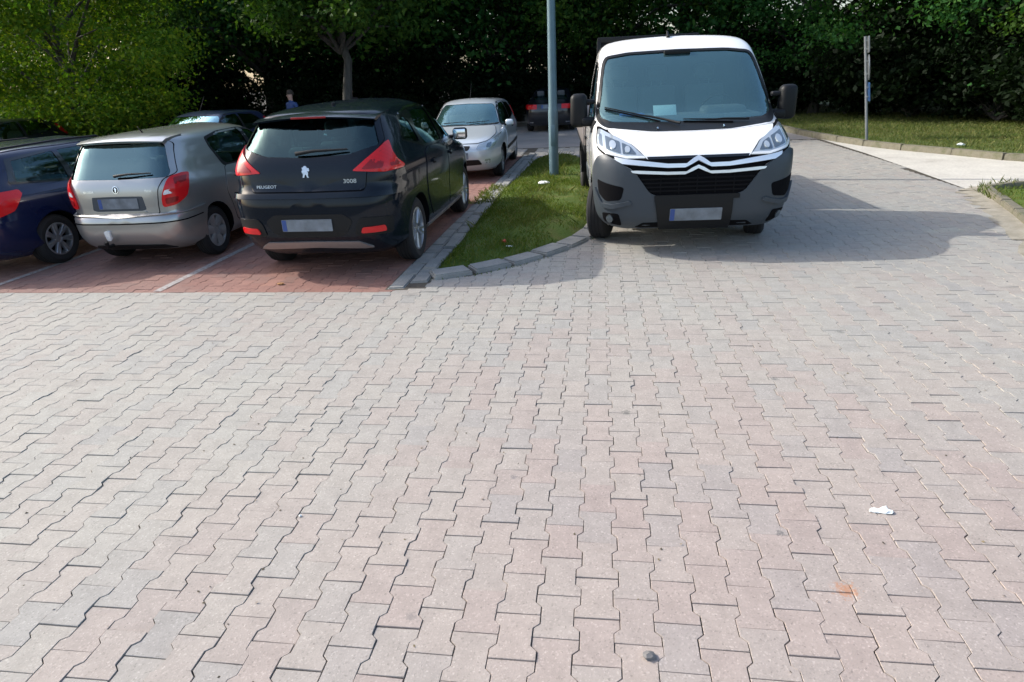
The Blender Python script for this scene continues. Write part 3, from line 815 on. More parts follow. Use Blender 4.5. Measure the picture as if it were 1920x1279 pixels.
# wheels -------------------------------------------------------------
WH = {}
def wheel_meshes(R, wd, rimr, spokes, style):
    key = (R, wd, rimr, spokes, style)
    if key in WH: return WH[key]
    bm = bmesh.new(); h = wd/2; sw = R-rimr
    prof = [(rimr, -h*.86), (rimr+sw*.25, -h*.98), (rimr+sw*.6, -h), (R-.022, -h*.88), (R-.006, -h*.72), (R, -h*.45), (R-.006, -h*.36), (R-.006, -h*.30), (R, -h*.26), (R, -h*.06), (R-.006, -h*.04), (R-.006, h*.04), (R, h*.06),
            (R, h*.26), (R-.006, h*.30), (R-.006, h*.36), (R, h*.45), (R-.006, h*.72), (R-.022, h*.88), (rimr+sw*.6, h), (rimr+sw*.25, h*.98), (rimr, h*.86)]
    lathe_y(bm, prof, 44)
    ty = bm_mesh('tyre', bm, 30); ty.materials.append(M['rubber'])
    bm = bmesh.new()   # rim: barrel, lip, hub, spokes; outer face towards -Y
    lathe_y(bm, [(rimr+.004, -h*.86), (rimr+.004, h*.8), (rimr-.02, h*.8), (rimr-.025, -h*.6), (rimr-.016, -h*.9)], 40)
    lathe_y(bm, [(0, -h*.74), (.045, -h*.74), (.062, -h*.66), (.068, -h*.3), (0, -h*.3)], 24, False)
    lathe_y(bm, [(0, -h*.05), (rimr-.02, -h*.05), (rimr-.02, 0), (0, 0)], 24, False)
    for i in range(spokes):
        a = 2*math.pi*i/spokes
        subs = (-.09, .09) if style == 'twin' else (0,)
        for da in subs:
            aa = a+da*(5/spokes)*1.6
            wdt0, wdt1 = ((.030, .040) if style == 'twin' else (.044, .060)) if style != 'cap' else (.085, .13)
            P = []
            for rr_, ww, yy in ((.05, wdt0, -h*.70), (rimr*.55, (wdt0+wdt1)/2, -h*.74), (rimr-.012, wdt1, -h*.80)):
                ca, sa = math.cos(aa), math.sin(aa)
                P.append([(rr_*ca-sa*ww/2, yy, rr_*sa+ca*ww/2), (rr_*ca-sa*ww*.32, yy-.012, rr_*sa+ca*ww*.32), (rr_*ca+sa*ww*.32, yy-.012, rr_*sa-ca*ww*.32), (rr_*ca+sa*ww/2, yy, rr_*sa-ca*ww/2),
                          (rr_*ca+sa*ww/2, yy+.03, rr_*sa-ca*ww/2), (rr_*ca-sa*ww/2, yy+.03, rr_*sa+ca*ww/2)])
            rows = [[bm.verts.new(p) for p in r] for r in P]
            for i2 in range(2):
                for j in range(6): bm.faces.new((rows[i2][j], rows[i2][(j+1) % 6], rows[i2+1][(j+1) % 6], rows[i2+1][j]))
            bm.faces.new(rows[0][::-1]); bm.faces.new(rows[-1])
    for f in bm.faces: f.material_index = 0
    ri = bm_mesh('rim', bm, 30); ri.materials.append(M['hubcap' if style == 'cap' else 'rim_alloy'])
    bm = bmesh.new(); lathe_y(bm, [(0, -h*.10), (rimr-.022, -h*.10), (rimr-.022, -h*.04), (0, -h*.04)], 24, False)
    br = bm_mesh('brake_disc', bm); br.materials.append(M['seam'])
    WH[key] = (ty, ri, br); return WH[key]
def add_wheel(root, x, y, R, wd, rimr, spokes, style, sg, steer=0.0, rot=0.0):
    ty, ri, br = wheel_meshes(R, wd, rimr, spokes, style)
    w = bpy.data.objects.new('wheel', None); COL.objects.link(w); w.parent = root; w.location = (x, y, R); w.empty_display_size = .1
    w.rotation_euler = (0, rot, steer if sg < 0 else math.pi+steer)
    w.rotation_mode = 'XYZ'
    for n, me in (('tyre', ty), ('rim', ri), ('brake_disc', br)): link(n, me, None, w)
    return w
# seats shared by all cabins -------------------------------------------
def seat_mesh():
    bm = bmesh.new()
    box_bm(bm, Vector((0.05, 0, 0.08)), (0.52, 0.50, 0.16), None, 0.05, 3)
    box_bm(bm, Vector((-0.26, 0, 0.36)), (0.13, 0.48, 0.60), Matrix.Rotation(R_(-14), 3, 'Y'), 0.05, 3)
    return bm_mesh('seat', bm, 60)
def head_mesh():
    bm = bmesh.new(); box_bm(bm, Vector((0, 0, 0)), (0.10, 0.26, 0.19), Matrix.Rotation(R_(-10), 3, 'Y'), 0.045, 3)
    tube_bm(bm, [(0, .06, -.16), (0, .06, -.05)], .007, 6); tube_bm(bm, [(0, -.06, -.16), (0, -.06, -.05)], .007, 6)
    return bm_mesh('headrest', bm, 60)
SEAT, HEAD = seat_mesh(), head_mesh(); SEAT.materials.append(M['seat_cloth']); HEAD.materials.append(M['seat_cloth'])
def add_seat(root, x, y, z, head=True, mat=None):
    o = link('seat', SEAT, None, root); o.location = (x, y, z)
    if head:
        h = link('headrest', HEAD, None, o); h.location = (-0.36, 0, 0.80)
def steering(root, x, y, z):
    bm = bmesh.new(); k = 22; rad = .185
    pts = [(0, rad*math.cos(2*math.pi*i/k), rad*math.sin(2*math.pi*i/k)) for i in range(k+1)]
    tube_bm(bm, pts, .014, 8, False); box_bm(bm, Vector((.01, 0, 0)), (.03, .34, .05), None, .012); box_bm(bm, Vector((.01, 0, -.08)), (.03, .06, .18), None, .012)
    o = link('steering_wheel', bm_mesh('steering_wheel', bm, 40), 'plastic_black', root); o.location = (x, y, z); o.rotation_euler = (0, R_(25), 0)
def mirror_part(v, x, z, sg, mat, w=0.17, hgt=0.13, dep=0.11, stand=0.05, glass_front=False):
    y = v.h.side(x, z, sg).y
    c = Vector((x, y+sg*(stand+w/2), z+.03))
    bm = bmesh.new(); box_bm(bm, c, (dep, w, hgt), Matrix.Rotation(R_(sg*-8), 3, 'Z'), 0.04, 4)
    m = link('door_mirror', bm_mesh('door_mirror', bm, 60), mat, v.root)
    tube('mirror_arm', [(x+.02, y-sg*.02, z-.01), (x+.01, y+sg*(stand+.05), z+.0)], [.025, .022], 'plastic_black', m)
    box('mirror_glass', (c.x-dep/2-.0005, c.y, c.z), (.006, w*.82, hgt*.78), 'chrome', m, Matrix.Rotation(R_(sg*-8), 3, 'Z'), .002)
    return m
def plate(v, mode, u0, z0, w=.52, hgt=.112, off=.012, sg=1):
    p = v.patch('license_plate', [(u0-w/2, z0-hgt/2), (u0+w/2, z0-hgt/2), (u0+w/2, z0+hgt/2), (u0-w/2, z0+hgt/2)], mode, 'plate_white', off, .01, 1, None, .008, .2)
    # blue country band at the end that reads left from outside: +y behind the car, -y in front of it
    e = 1 if mode == 'rear' else -1
    a = u0+e*w/2-e*.004; b_ = u0+e*w/2-e*.048
    v.patch('country_band', [(min(a, b_), z0-hgt/2+.004), (max(a, b_), z0-hgt/2+.004), (max(a, b_), z0+hgt/2-.004), (min(a, b_), z0+hgt/2-.004)], mode, 'plate_blue', off+.0015, .006, 1, p, 0, .2)
    return p
def mirror_poly(half):
    """right half of a shape given from centre top to centre bottom -> closed, symmetric polygon"""
    return [(u, v) for u, v in half]+[(-u, v) for u, v in half[::-1] if abs(u) > 1e-6]

# ---------------------------------------------------------------- black crossover (rear and right side seen)
def crossover(loc, rz):
    h = Hull(xr=[(.22, -1.90), (.30, -2.02), (.40, -2.10), (.52, -2.135), (.66, -2.135), (.80, -2.125), (.85, -2.10), (.90, -2.055), (1.0, -2.04), (1.10, -2.015), (1.18, -1.97), (1.35, -1.83), (1.5, -1.70), (1.555, -1.63), (1.59, -1.38), (1.62, -.95), (1.636, -.5), (1.641, -.1)],
             xf=[(.22, 2.05), (.4, 2.2), (.6, 2.23), (.78, 2.18), (.9, 2.05), (1.0, 1.66), (1.07, 1.32), (1.2, 1.10), (1.4, .76), (1.5, .57), (1.58, .33), (1.62, .15), (1.641, .0)],
             w=[(.22, .80), (.32, .875), (.45, .90), (.62, .905), (.80, .918), (.95, .915), (1.05, .895), (1.12, .862), (1.3, .785), (1.45, .71), (1.53, .655), (1.58, .58), (1.61, .47), (1.63, .30), (1.641, .06)],
             nr=[(.2, 6), (.8, 7), (1.2, 7), (1.5, 6.5), (1.58, 4.5), (1.641, 3)], nf=[(.2, 4.5), (.9, 4), (1.2, 4), (1.5, 4), (1.641, 3)], z0=.22, z1=1.641)
    v = Vehicle('crossover_car', h, loc, rz, 'paint_black', 'shiny black crossover parked beside the grass island, tail outward', 'car', 'cars parked in the bays')
    rw = mirror_poly([(0, 1.525), (.50, 1.515), (.605, 1.49), (.69, 1.29), (.70, 1.265), (.42, 1.19), (0, 1.17)])
    ws = mirror_poly([(0, 1.53), (.52, 1.51), (.66, 1.18), (.68, 1.11), (.3, 1.10), (0, 1.10)])
    s1 = [(.16, 1.14), (.86, 1.135), (.62, 1.32), (.36, 1.455), (.16, 1.49)]
    s2 = [(-.72, 1.20), (-.66, 1.15), (.06, 1.14), (.06, 1.50), (-.35, 1.515), (-.62, 1.50), (-.76, 1.35)]
    s3 = [(-1.30, 1.27), (-1.02, 1.21), (-.84, 1.20), (-.86, 1.40), (-.96, 1.475), (-1.16, 1.445)]
    wx = (-1.3065, 1.3065); R = .335
    v.build_body(wx, R, [(rw, 'rear'), (ws, 'front'), (s1, 'side'), (s2, 'side'), (s3, 'side')], (.78, 1.585))
    v.pane('rear_window', rw, 'rear', 'glass_tinted'); v.pane('windshield', ws, 'front', 'glass_wind')
    dlo = [(-1.40, 1.265), (-.75, 1.135), (.95, 1.11), (.70, 1.335), (.36, 1.50), (-.10, 1.545), (-.75, 1.535), (-1.16, 1.48)]
    for sg in (-1, 1):
        for q in (s1, s2, s3): v.pane('side_window', q, 'side', 'glass_side', sg)
        t = v.patch('window_trim', dlo, 'side', 'trim_gloss', .003, .008, sg, None, .05, .08, cut=v.cut)
        v.patch('chrome_strip', [(-1.05, 1.505), (-.70, 1.548), (-.10, 1.560), (.37, 1.515), (.37, 1.503), (-.10, 1.546), (-.70, 1.533), (-1.05, 1.492)], 'side', 'chrome', .006, .008, sg, t, 0, .08)
        d1 = v.panel('front_door', [(.13, .36), (.98, .36), (1.04, .62), (1.0, 1.08), (.13, 1.10)], 'side', sg=sg)
        d2 = v.panel('rear_door', [(-.76, .38), (.10, .36), (.10, 1.10), (-.66, 1.12), (-.86, 1.08), (-.98, .82), (-.92, .62)], 'side', sg=sg)
        for d, xx in ((d1, .28), (d2, -.60)):
            v.patch('door_handle', [(xx-.10, .955), (xx+.10, .95), (xx+.10, .98), (xx-.10, .985)], 'side', 'paint_black', .03, .02, sg, d, .012, .05)
            v.patch('handle_cup', [(xx-.07, .935), (xx+.07, .93), (xx+.07, .99), (xx-.07, .995)], 'side', 'seam', .009, .006, sg, d, .025, .05)
        v.patch('sill_strip', [(-.93, .27), (.93, .27), (.95, .315), (-.95, .315)], 'side', 'skid_silver', .012, .02, sg, None, .01, .1)
        tl = v.patch('taillight', [(.47, 1.045), (.62, 1.15), (.775, 1.27), (.835, 1.285), (.885, 1.18), (.96, 1.11), (1.10, 1.05), (1.06, 1.032), (.78, 1.022)], 'rwrap', 'lens_red', .016, .03, sg, None, .02, .04, bulge=.012)
        v.patch('lamp_chamber', [(.56, 1.055), (.76, 1.055), (.79, 1.18), (.74, 1.205)], 'rwrap', 'lens_deepred', .026, .012, sg, tl, .02, .04)
        v.patch('lamp_chamber', [(.84, 1.06), (1.0, 1.062), (.93, 1.12), (.86, 1.22)], 'rwrap', 'lens_deepred', .024, .012, sg, tl, .02, .04)
        v.patch('reflector', [(.52, .485), (.76, .49), (.75, .545), (.54, .535)], 'rwrap', 'lens_red', .034, .03, sg, None, .02, .05)
        v.patch('bumper_recess', [(.46, .465), (.84, .46), (.86, .62), (.53, .63), (.48, .56)], 'rwrap', 'plastic_black', .024, .02, sg, None, .04, .06)
        v.patch('headlight', [(.42, .80), (.75, .86), (1.25, .98), (1.18, 1.02), (.78, .95), (.45, .86)], 'fwrap', 'lens_clear', .008, .02, sg, None, .02, .06)
        mirror_part(v, .88, 1.10, sg, 'paint_black', .20, .15, .12)
        for x in wx:
            y = sg*(h.side(x, R, 1).y-.11)
            add_wheel(v.root, x, y, R, .215, .225, 5, 'twin', sg, rot=.3)
        add_seat(v.root, .10, sg*.37, .52); add_seat(v.root, -.78, sg*.36, .54)
    tg = v.panel('tailgate', mirror_poly([(0, 1.545), (.50, 1.535), (.635, 1.50), (.725, 1.29), (.62, 1.10), (.60, .98), (.585, .89), (.56, .872), (0, .868)]), 'rear', sg=1, r=.03, cut=v.cut)
    v.patch('bumper', mirror_poly([(0, .83), (.95, .835), (1.10, .78), (1.08, .34), (.8, .30), (0, .27)]), 'rwrap', 'paint_black', .014, .022, 1, None, .04, .07)
    v.patch('bumper_ledge', mirror_poly([(0, .845), (.95, .85), (1.06, .83), (1.06, .80), (.95, .812), (0, .806)]), 'rwrap', 'paint_black', .034, .03, 1, None, .008, .05)
    v.patch('bumper_insert', mirror_poly([(0, .665), (.36, .665), (.45, .60), (.38, .49), (.30, .455), (0, .45)]), 'rear', 'plastic_black', .020, .02, 1, None, .03, .08)
    v.patch('skid_plate', mirror_poly([(0, .405), (.48, .40), (.60, .335), (.52, .33), (0, .345)]), 'rear', 'skid_silver', .030, .03, 1, None, .015, .06)
    plate(v, 'rear', 0.02, .565, off=.030)
    # roof spoiler with brake light
    sp = bmesh.new(); prof = [(-1.30, 1.592), (-1.70, 1.553), (-1.80, 1.528), (-1.785, 1.512), (-1.60, 1.525), (-1.30, 1.55)]
    ys_ = np.linspace(-.64, .64, 17); rows = []
    for y in ys_:
        k = abs(y)/.64; rows.append([sp.verts.new((x+.10*k**3, y, z-.040*k*k)) for x, z in prof])
    for i in range(len(rows)-1):
        for j in range(len(prof)): sp.faces.new((rows[i][j], rows[i][(j+1) % len(prof)], rows[i+1][(j+1) % len(prof)], rows[i+1][j]))
    sp.faces.new(rows[0][::-1]); sp.faces.new(rows[-1])
    spo = link('roof_spoiler', bm_mesh('roof_spoiler', sp, 50), 'paint_black', v.root)
    box('brake_light', (-1.797, 0, 1.522), (.012, .36, .018), 'lens_deepred', spo, None, .003)
    # wiper, badge, lettering, aerial
    p0 = h.end(.10, 1.195, False)+h.normal(h.end(.10, 1.195, False))*.03; p1 = h.end(-.42, 1.225, False)+h.normal(h.end(-.42, 1.225, False))*.022
    tube('rear_wiper', [p0, p0.lerp(p1, .35)+Vector((-.01, 0, .012)), p1], [.020, .014, .008], 'plastic_black', v.root, 8)
    lion = [(-.035, -.05), (-.018, -.05), (-.008, -.02), (.004, -.025), (.014, -.05), (.032, -.052), (.022, -.03), (.028, -.005), (.014, .012), (.030, .006), (.042, .016), (.024, .026), (.038, .036), (.016, .040), (.006, .056), (-.014, .058), (-.026, .046), (-.040, .042), (-.022, .034), (-.014, .022), (-.034, .020), (-.044, .008), (-.024, .010), (-.020, -.006), (-.030, -.026)]
    v.patch('lion_badge', [(.0-x*.95, 1.045+z*.95) for x, z in lion][::-1], 'rear', 'badge_chrome', .016, .012, 1, tg, 0, .05)
    v.text('maker_name', 'PEUGEOT', .042, 'rear', .42, .918, 'badge_chrome', -1, .017, tg, 1.15)
    v.text('model_name', '3008', .054, 'rear', -.44, .955, 'badge_chrome', -1, .012, tg, 1.25)
    box('aerial', (-1.12, 0, 1.615), (.07, .02, .035), 'plastic_black', v.root, None, .008)
    steering(v.root, .62, .37, .98)
    v.done(); return v

# ---------------------------------------------------------------- beige hatchback (rear and right side seen)
def hatchback(loc, rz):
    h = Hull(xr=[(.2, -1.72), (.3, -1.86), (.40, -1.915), (.54, -1.925), (.60, -1.915), (.63, -1.875), (.8, -1.865), (.95, -1.845), (1.02, -1.81), (1.2, -1.70), (1.36, -1.61), (1.425, -1.56), (1.455, -1.25), (1.48, -.7), (1.498, -.1)],
             xf=[(.2, 1.9), (.35, 2.03), (.6, 2.06), (.75, 1.98), (.85, 1.75), (.93, 1.40), (.99, 1.12), (1.1, .95), (1.3, .66), (1.4, .46), (1.46, .25), (1.498, 0)],
             w=[(.2, .73), (.3, .79), (.5, .815), (.62, .82), (.80, .82), (.90, .81), (.96, .785), (1.02, .755), (1.2, .695), (1.33, .64), (1.41, .575), (1.45, .48), (1.48, .30), (1.498, .06)],
             nr=[(.2, 6), (.8, 7), (1.2, 8), (1.38, 8), (1.45, 5), (1.498, 3)], nf=[(.2, 4.5), (.9, 4), (1.2, 4), (1.4, 4), (1.498, 3)], z0=.2, z1=1.498)
    v = Vehicle('hatchback_car', h, loc, rz, 'paint_beige', 'beige metallic hatchback with tow hook, parked between blue estate and black crossover', 'car', 'cars parked in the bays')
    rw = mirror_poly([(0, 1.375), (.52, 1.37), (.56, 1.34), (.655, 1.05), (.63, 1.02), (0, 1.01)])
    ws = mirror_poly([(0, 1.40), (.48, 1.385), (.60, 1.10), (.62, 1.03), (.3, 1.01), (0, 1.01)])
    s1 = [(.08, 1.03), (.82, 1.02), (.52, 1.26), (.30, 1.365), (.08, 1.39)]
    s2 = [(-.76, 1.06), (-.70, 1.03), (-.02, 1.03), (-.02, 1.395), (-.55, 1.385), (-.86, 1.34), (-.88, 1.27)]
    wx = (-1.231, 1.231); R = .30
    v.build_body(wx, R, [(rw, 'rear'), (ws, 'front'), (s1, 'side'), (s2, 'side')], (.70, 1.45))
    v.pane('rear_window', rw, 'rear', 'glass_dark'); v.pane('windshield', ws, 'front', 'glass_wind')
    for sg in (-1, 1):
        for q in (s1, s2): v.pane('side_window', q, 'side', 'glass_side', sg)
        v.patch('window_trim', [(-.80, 1.01), (.90, 1.0), (.56, 1.28), (.30, 1.395), (-.02, 1.42), (-.56, 1.41), (-.90, 1.365), (-.92, 1.26)], 'side', 'plastic_black', .002, .007, sg, None, .04, .08, cut=v.cut)
        d1 = v.panel('front_door', [(.02, .33), (.90, .33), (.94, .55), (.90, 1.0), (.02, 1.0)], 'side', sg=sg)
        d2 = v.panel('rear_door', [(-.78, .34), (-.01, .33), (-.01, 1.0), (-.78, 1.01), (-.88, .9), (-.92, .72), (-.86, .58)], 'side', sg=sg)
        for d, xx in ((d1, .16), (d2, -.62)):
            v.patch('door_handle', [(xx-.09, .875), (xx+.09, .87), (xx+.09, .90), (xx-.09, .905)], 'side', 'paint_beige', .028, .02, sg, d, .012, .05)
            v.patch('handle_cup', [(xx-.06, .86), (xx+.06, .855), (xx+.06, .91), (xx-.06, .915)], 'side', 'seam', .009, .006, sg, d, .02, .05)
        v.patch('rub_strip', [(-.78, .52), (.86, .51), (.86, .575), (-.80, .585)], 'side', 'paint_beige', .016, .02, sg, None, .015, .08)
        tl = v.patch('taillight', [(.555, .70), (.70, .72), (.84, .80), (.90, .92), (.915, 1.035), (.80, 1.045), (.66, 1.02), (.60, .90), (.56, .80)], 'rwrap', 'lens_red', .014, .03, sg, None, .04, .04, bulge=.01)
        v.patch('lamp_chamber', [(.72, .93), (.86, .95), (.87, 1.01), (.70, 1.0)], 'rwrap', 'lens_deepred', .022, .015, sg, tl, .02, .03)
        v.patch('lamp_chamber', [(.60, .735), (.72, .755), (.74, .81), (.60, .80)], 'rwrap', 'lens_deepred', .022, .015, sg, tl, .02, .03)
        v.patch('indicator_lens', [(.585, .835), (.70, .85), (.71, .90), (.61, .885)], 'rwrap', 'lens_white', .022, .02, sg, tl, .015, .03)
        v.patch('headlight', [(.38, .70), (.70, .72), (1.05, .82), (1.0, .90), (.6, .84), (.40, .78)], 'fwrap', 'lens_clear', .008, .02, sg, None, .02, .06)
        mirror_part(v, .80, 1.0, sg, 'paint_beige', .18, .13, .10)
        for x in wx: add_wheel(v.root, x, sg*(h.side(x, R, 1).y-.105), R, .19, .195, 6, 'cap', sg, rot=.2)
        add_seat(v.root, .02, sg*.33, .46); add_seat(v.root, -.80, sg*.33, .46)
    tg = v.panel('tailgate', mirror_poly([(0, 1.40), (.535, 1.395), (.60, 1.35), (.69, 1.05), (.60, 1.01), (.53, .90), (.50, .72), (.50, .64), (0, .64)]), 'rear', r=.03, cut=v.cut)
    v.patch('plate_recess', mirror_poly([(0, .835), (.33, .83), (.35, .69), (.30, .675), (0, .675)]), 'rear', 'plastic_grey', .0095, .006, 1, tg, .015, .06)
    v.patch('tailgate_grip', [(-.33, .675), (.33, .675), (.36, .655), (-.36, .655)], 'rear', 'paint_beige', .02, .02, 1, tg, .008, .1)
    plate(v, 'rear', 0, .755, off=.016)
    v.patch('bumper', mirror_poly([(0, .605), (.80, .62), (1.12, .66), (1.14, .60), (1.02, .30), (.75, .25), (0, .235)]), 'rwrap', 'paint_beige', .016, .024, 1, None, .03, .07)
    v.patch('bumper_ledge', mirror_poly([(0, .622), (.80, .637), (1.08, .668), (1.08, .645), (.80, .612), (0, .598)]), 'rwrap', 'paint_beige', .034, .03, 1, None, .008, .05)
    v.patch('bumper_groove', mirror_poly([(0, .545), (.80, .555), (1.05, .575), (1.05, .565), (.80, .543), (0, .533)]), 'rwrap', 'seam', .0215, .012, 1, None, 0, .05)
    v.patch('diffuser', mirror_poly([(0, .30), (.45, .295), (.55, .245), (0, .235)]), 'rear', 'plastic_black', .022, .02, 1, None, .01, .1)
    v.patch('tow_cap', [(.16, .37), (.22, .37), (.225, .47), (.155, .47)], 'rear', 'lens_white', .04, .05, 1, None, .02, .05)
    tube('tow_ball', [(-1.92, .18, .30), (-2.0, .18, .30), (-2.02, .18, .36)], [.022, .02, .026], 'plastic_black', v.root)
    sp = bmesh.new(); prof = [(-1.30, 1.46), (-1.60, 1.432), (-1.675, 1.405), (-1.655, 1.385), (-1.50, 1.395), (-1.30, 1.42)]
    rows = []
    for y in np.linspace(-.565, .565, 15):
        k = abs(y)/.565; rows.append([sp.verts.new((x+.06*k**3, y, z-.022*k*k)) for x, z in prof])
    for i in range(len(rows)-1):
        for j in range(len(prof)): sp.faces.new((rows[i][j], rows[i][(j+1) % 6], rows[i+1][(j+1) % 6], rows[i+1][j]))
    sp.faces.new(rows[0][::-1]); sp.faces.new(rows[-1])
    link('roof_spoiler', bm_mesh('roof_spoiler', sp, 50), 'paint_beige', v.root)
    p0 = h.end(.0, 1.04, False)+Vector((-.03, 0, .01)); p1 = h.end(-.46, 1.065, False)+Vector((-.022, 0, .005))
    tube('rear_wiper', [p0, p0.lerp(p1, .4)+Vector((-.01, 0, .01)), p1], [.016, .011, .007], 'plastic_black', v.root, 8)
    bd = v.disc('round_badge', 0, .905, .040, 'rear', 'chrome', off=.014, parent=tg)
    v.disc('badge_field', 0, .905, .033, 'rear', 'plastic_black', off=.0155, parent=bd, th=.004)
    v.patch('badge_arrow', [(.004, .880), (-.010, .880), (-.012, .905), (-.022, .905), (-.002, .930), (.016, .915), (.006, .912)], 'rear', 'chrome', .0175, .004, 1, bd, 0, .05)
    v.text('maker_name', 'SKODA', .034, 'rear', .36, .885, 'chrome', -1, .012, tg, 1.2)
    v.text('model_name', 'Fabia', .038, 'rear', -.42, .885, 'chrome', -1, .012, tg, 1.1)
    tube('aerial', [(-1.18, 0, 1.46), (-1.24, 0, 1.53)], [.010, .004], 'plastic_black', v.root)
    steering(v.root, .55, .33, .90)
    v.done(); return v

# ---------------------------------------------------------------- dark blue estate
def estate(loc, rz):
    h = Hull(xr=[(.2, -1.98), (.3, -2.13), (.45, -2.22), (.6, -2.225), (.72, -2.19), (.9, -2.17), (.98, -2.13), (1.15, -2.0), (1.32, -1.86), (1.40, -1.78), (1.45, -1.5), (1.48, -1.0), (1.50, -.2)],
             xf=[(.2, 2.1), (.35, 2.24), (.6, 2.28), (.74, 2.2), (.84, 1.95), (.92, 1.55), (.98, 1.25), (1.1, 1.02), (1.3, .66), (1.4, .44), (1.46, .2), (1.50, 0)],
             w=[(.2, .78), (.3, .845), (.5, .872), (.7, .878), (.82, .876), (.90, .86), (.95, .825), (1.0, .79), (1.2, .725), (1.34, .66), (1.41, .60), (1.455, .49), (1.485, .3), (1.50, .06)],
             nr=[(.2, 6), (.8, 7), (1.2, 8), (1.38, 7), (1.45, 5), (1.50, 3)], nf=[(.2, 4.5), (.9, 4), (1.2, 4), (1.4, 4), (1.50, 3)], z0=.2, z1=1.50)
    v = Vehicle('estate_car', h, loc, rz, 'paint_blue', 'dark blue estate car with roof rails beside the beige hatchback', 'car', 'cars parked in the bays')
    rw = mirror_poly([(0, 1.37), (.54, 1.36), (.66, 1.04), (.64, 1.0), (0, .99)])
    ws = mirror_poly([(0, 1.40), (.50, 1.385), (.64, 1.08), (.66, 1.01), (.3, 1.0), (0, 1.0)])
    s1 = [(.12, 1.0), (.92, .99), (.55, 1.26), (.32, 1.37), (.12, 1.39)]
    s2 = [(-.78, 1.03), (-.72, 1.0), (.02, 1.0), (.02, 1.395), (-.80, 1.375)]
    s3 = [(-1.62, 1.08), (-.88, 1.02), (-.88, 1.37), (-1.52, 1.32)]
    wx = (-1.352, 1.352); R = .315
    v.build_body(wx, R, [(rw, 'rear'), (ws, 'front'), (s1, 'side'), (s2, 'side'), (s3, 'side')], (.68, 1.45))
    v.pane('rear_window', rw, 'rear', 'glass_dark'); v.pane('windshield', ws, 'front', 'glass_wind')
    for sg in (-1, 1):
        for q in (s1, s2, s3): v.pane('side_window', q, 'side', 'glass_side', sg)
        v.patch('window_trim', [(-1.72, 1.07), (-.9, .985), (1.0, .97), (.58, 1.29), (.32, 1.40), (.02, 1.42), (-.82, 1.40), (-1.58, 1.35)], 'side', 'trim_gloss', .002, .007, sg, None, .04, .09, cut=v.cut)
        d1 = v.panel('front_door', [(.06, .34), (1.0, .34), (1.04, .55), (.98, .965), (.06, .97)], 'side', sg=sg)
        d2 = v.panel('rear_door', [(-.80, .36), (.03, .34), (.03, .97), (-.84, .98), (-.94, .85), (-.98, .72), (-.92, .60)], 'side', sg=sg)
        for d, xx in ((d1, .2), (d2, -.66)):
            v.patch('door_handle', [(xx-.09, .845), (xx+.09, .84), (xx+.09, .87), (xx-.09, .875)], 'side', 'paint_blue', .028, .02, sg, d, .012, .05)
        tl = v.patch('taillight', [(.62, .74), (.80, .72), (1.02, .78), (1.16, .94), (1.10, 1.0), (.80, 1.0), (.68, .95)], 'rwrap', 'lens_red', .012, .03, sg, None, .03, .05, bulge=.01)
        v.patch('headlight', [(.45, .68), (.75, .70), (1.15, .80), (1.1, .88), (.66, .82), (.46, .76)], 'fwrap', 'lens_clear', .008, .02, sg, None, .02, .06)
        v.patch('shoulder_line', [(-1.9, .925), (1.0, .90), (1.0, .912), (-1.9, .94)], 'side', 'paint_blue', .007, .01, sg, None, 0, .1)
        mirror_part(v, .90, .97, sg, 'paint_blue', .18, .14, .11)
        rl = tube('roof_rail', [(.15, sg*.535, 1.425), (.05, sg*.54, 1.475), (-.6, sg*.545, 1.485), (-1.45, sg*.525, 1.46), (-1.56, sg*.52, 1.41)], .014, 'plastic_black', v.root, 8)
        for x in wx: add_wheel(v.root, x, sg*(h.side(x, R, 1).y-.105), R, .205, .205, 7, 'twin', sg, rot=.15)
        add_seat(v.root, .05, sg*.36, .45); add_seat(v.root, -.85, sg*.36, .46)
    v.panel('tailgate', mirror_poly([(0, 1.395), (.56, 1.385), (.70, 1.04), (.66, .97), (.60, .70), (0, .69)]), 'rear', r=.03, cut=v.cut)
    plate(v, 'rear', 0, .80, off=.014)
    v.patch('bumper', mirror_poly([(0, .67), (.85, .67), (1.22, .66), (1.20, .32), (.8, .25), (0, .24)]), 'rwrap', 'paint_blue', .014, .022, 1, None, .03, .08)
    steering(v.root, .6, .36, .9)
    v.done(); return v

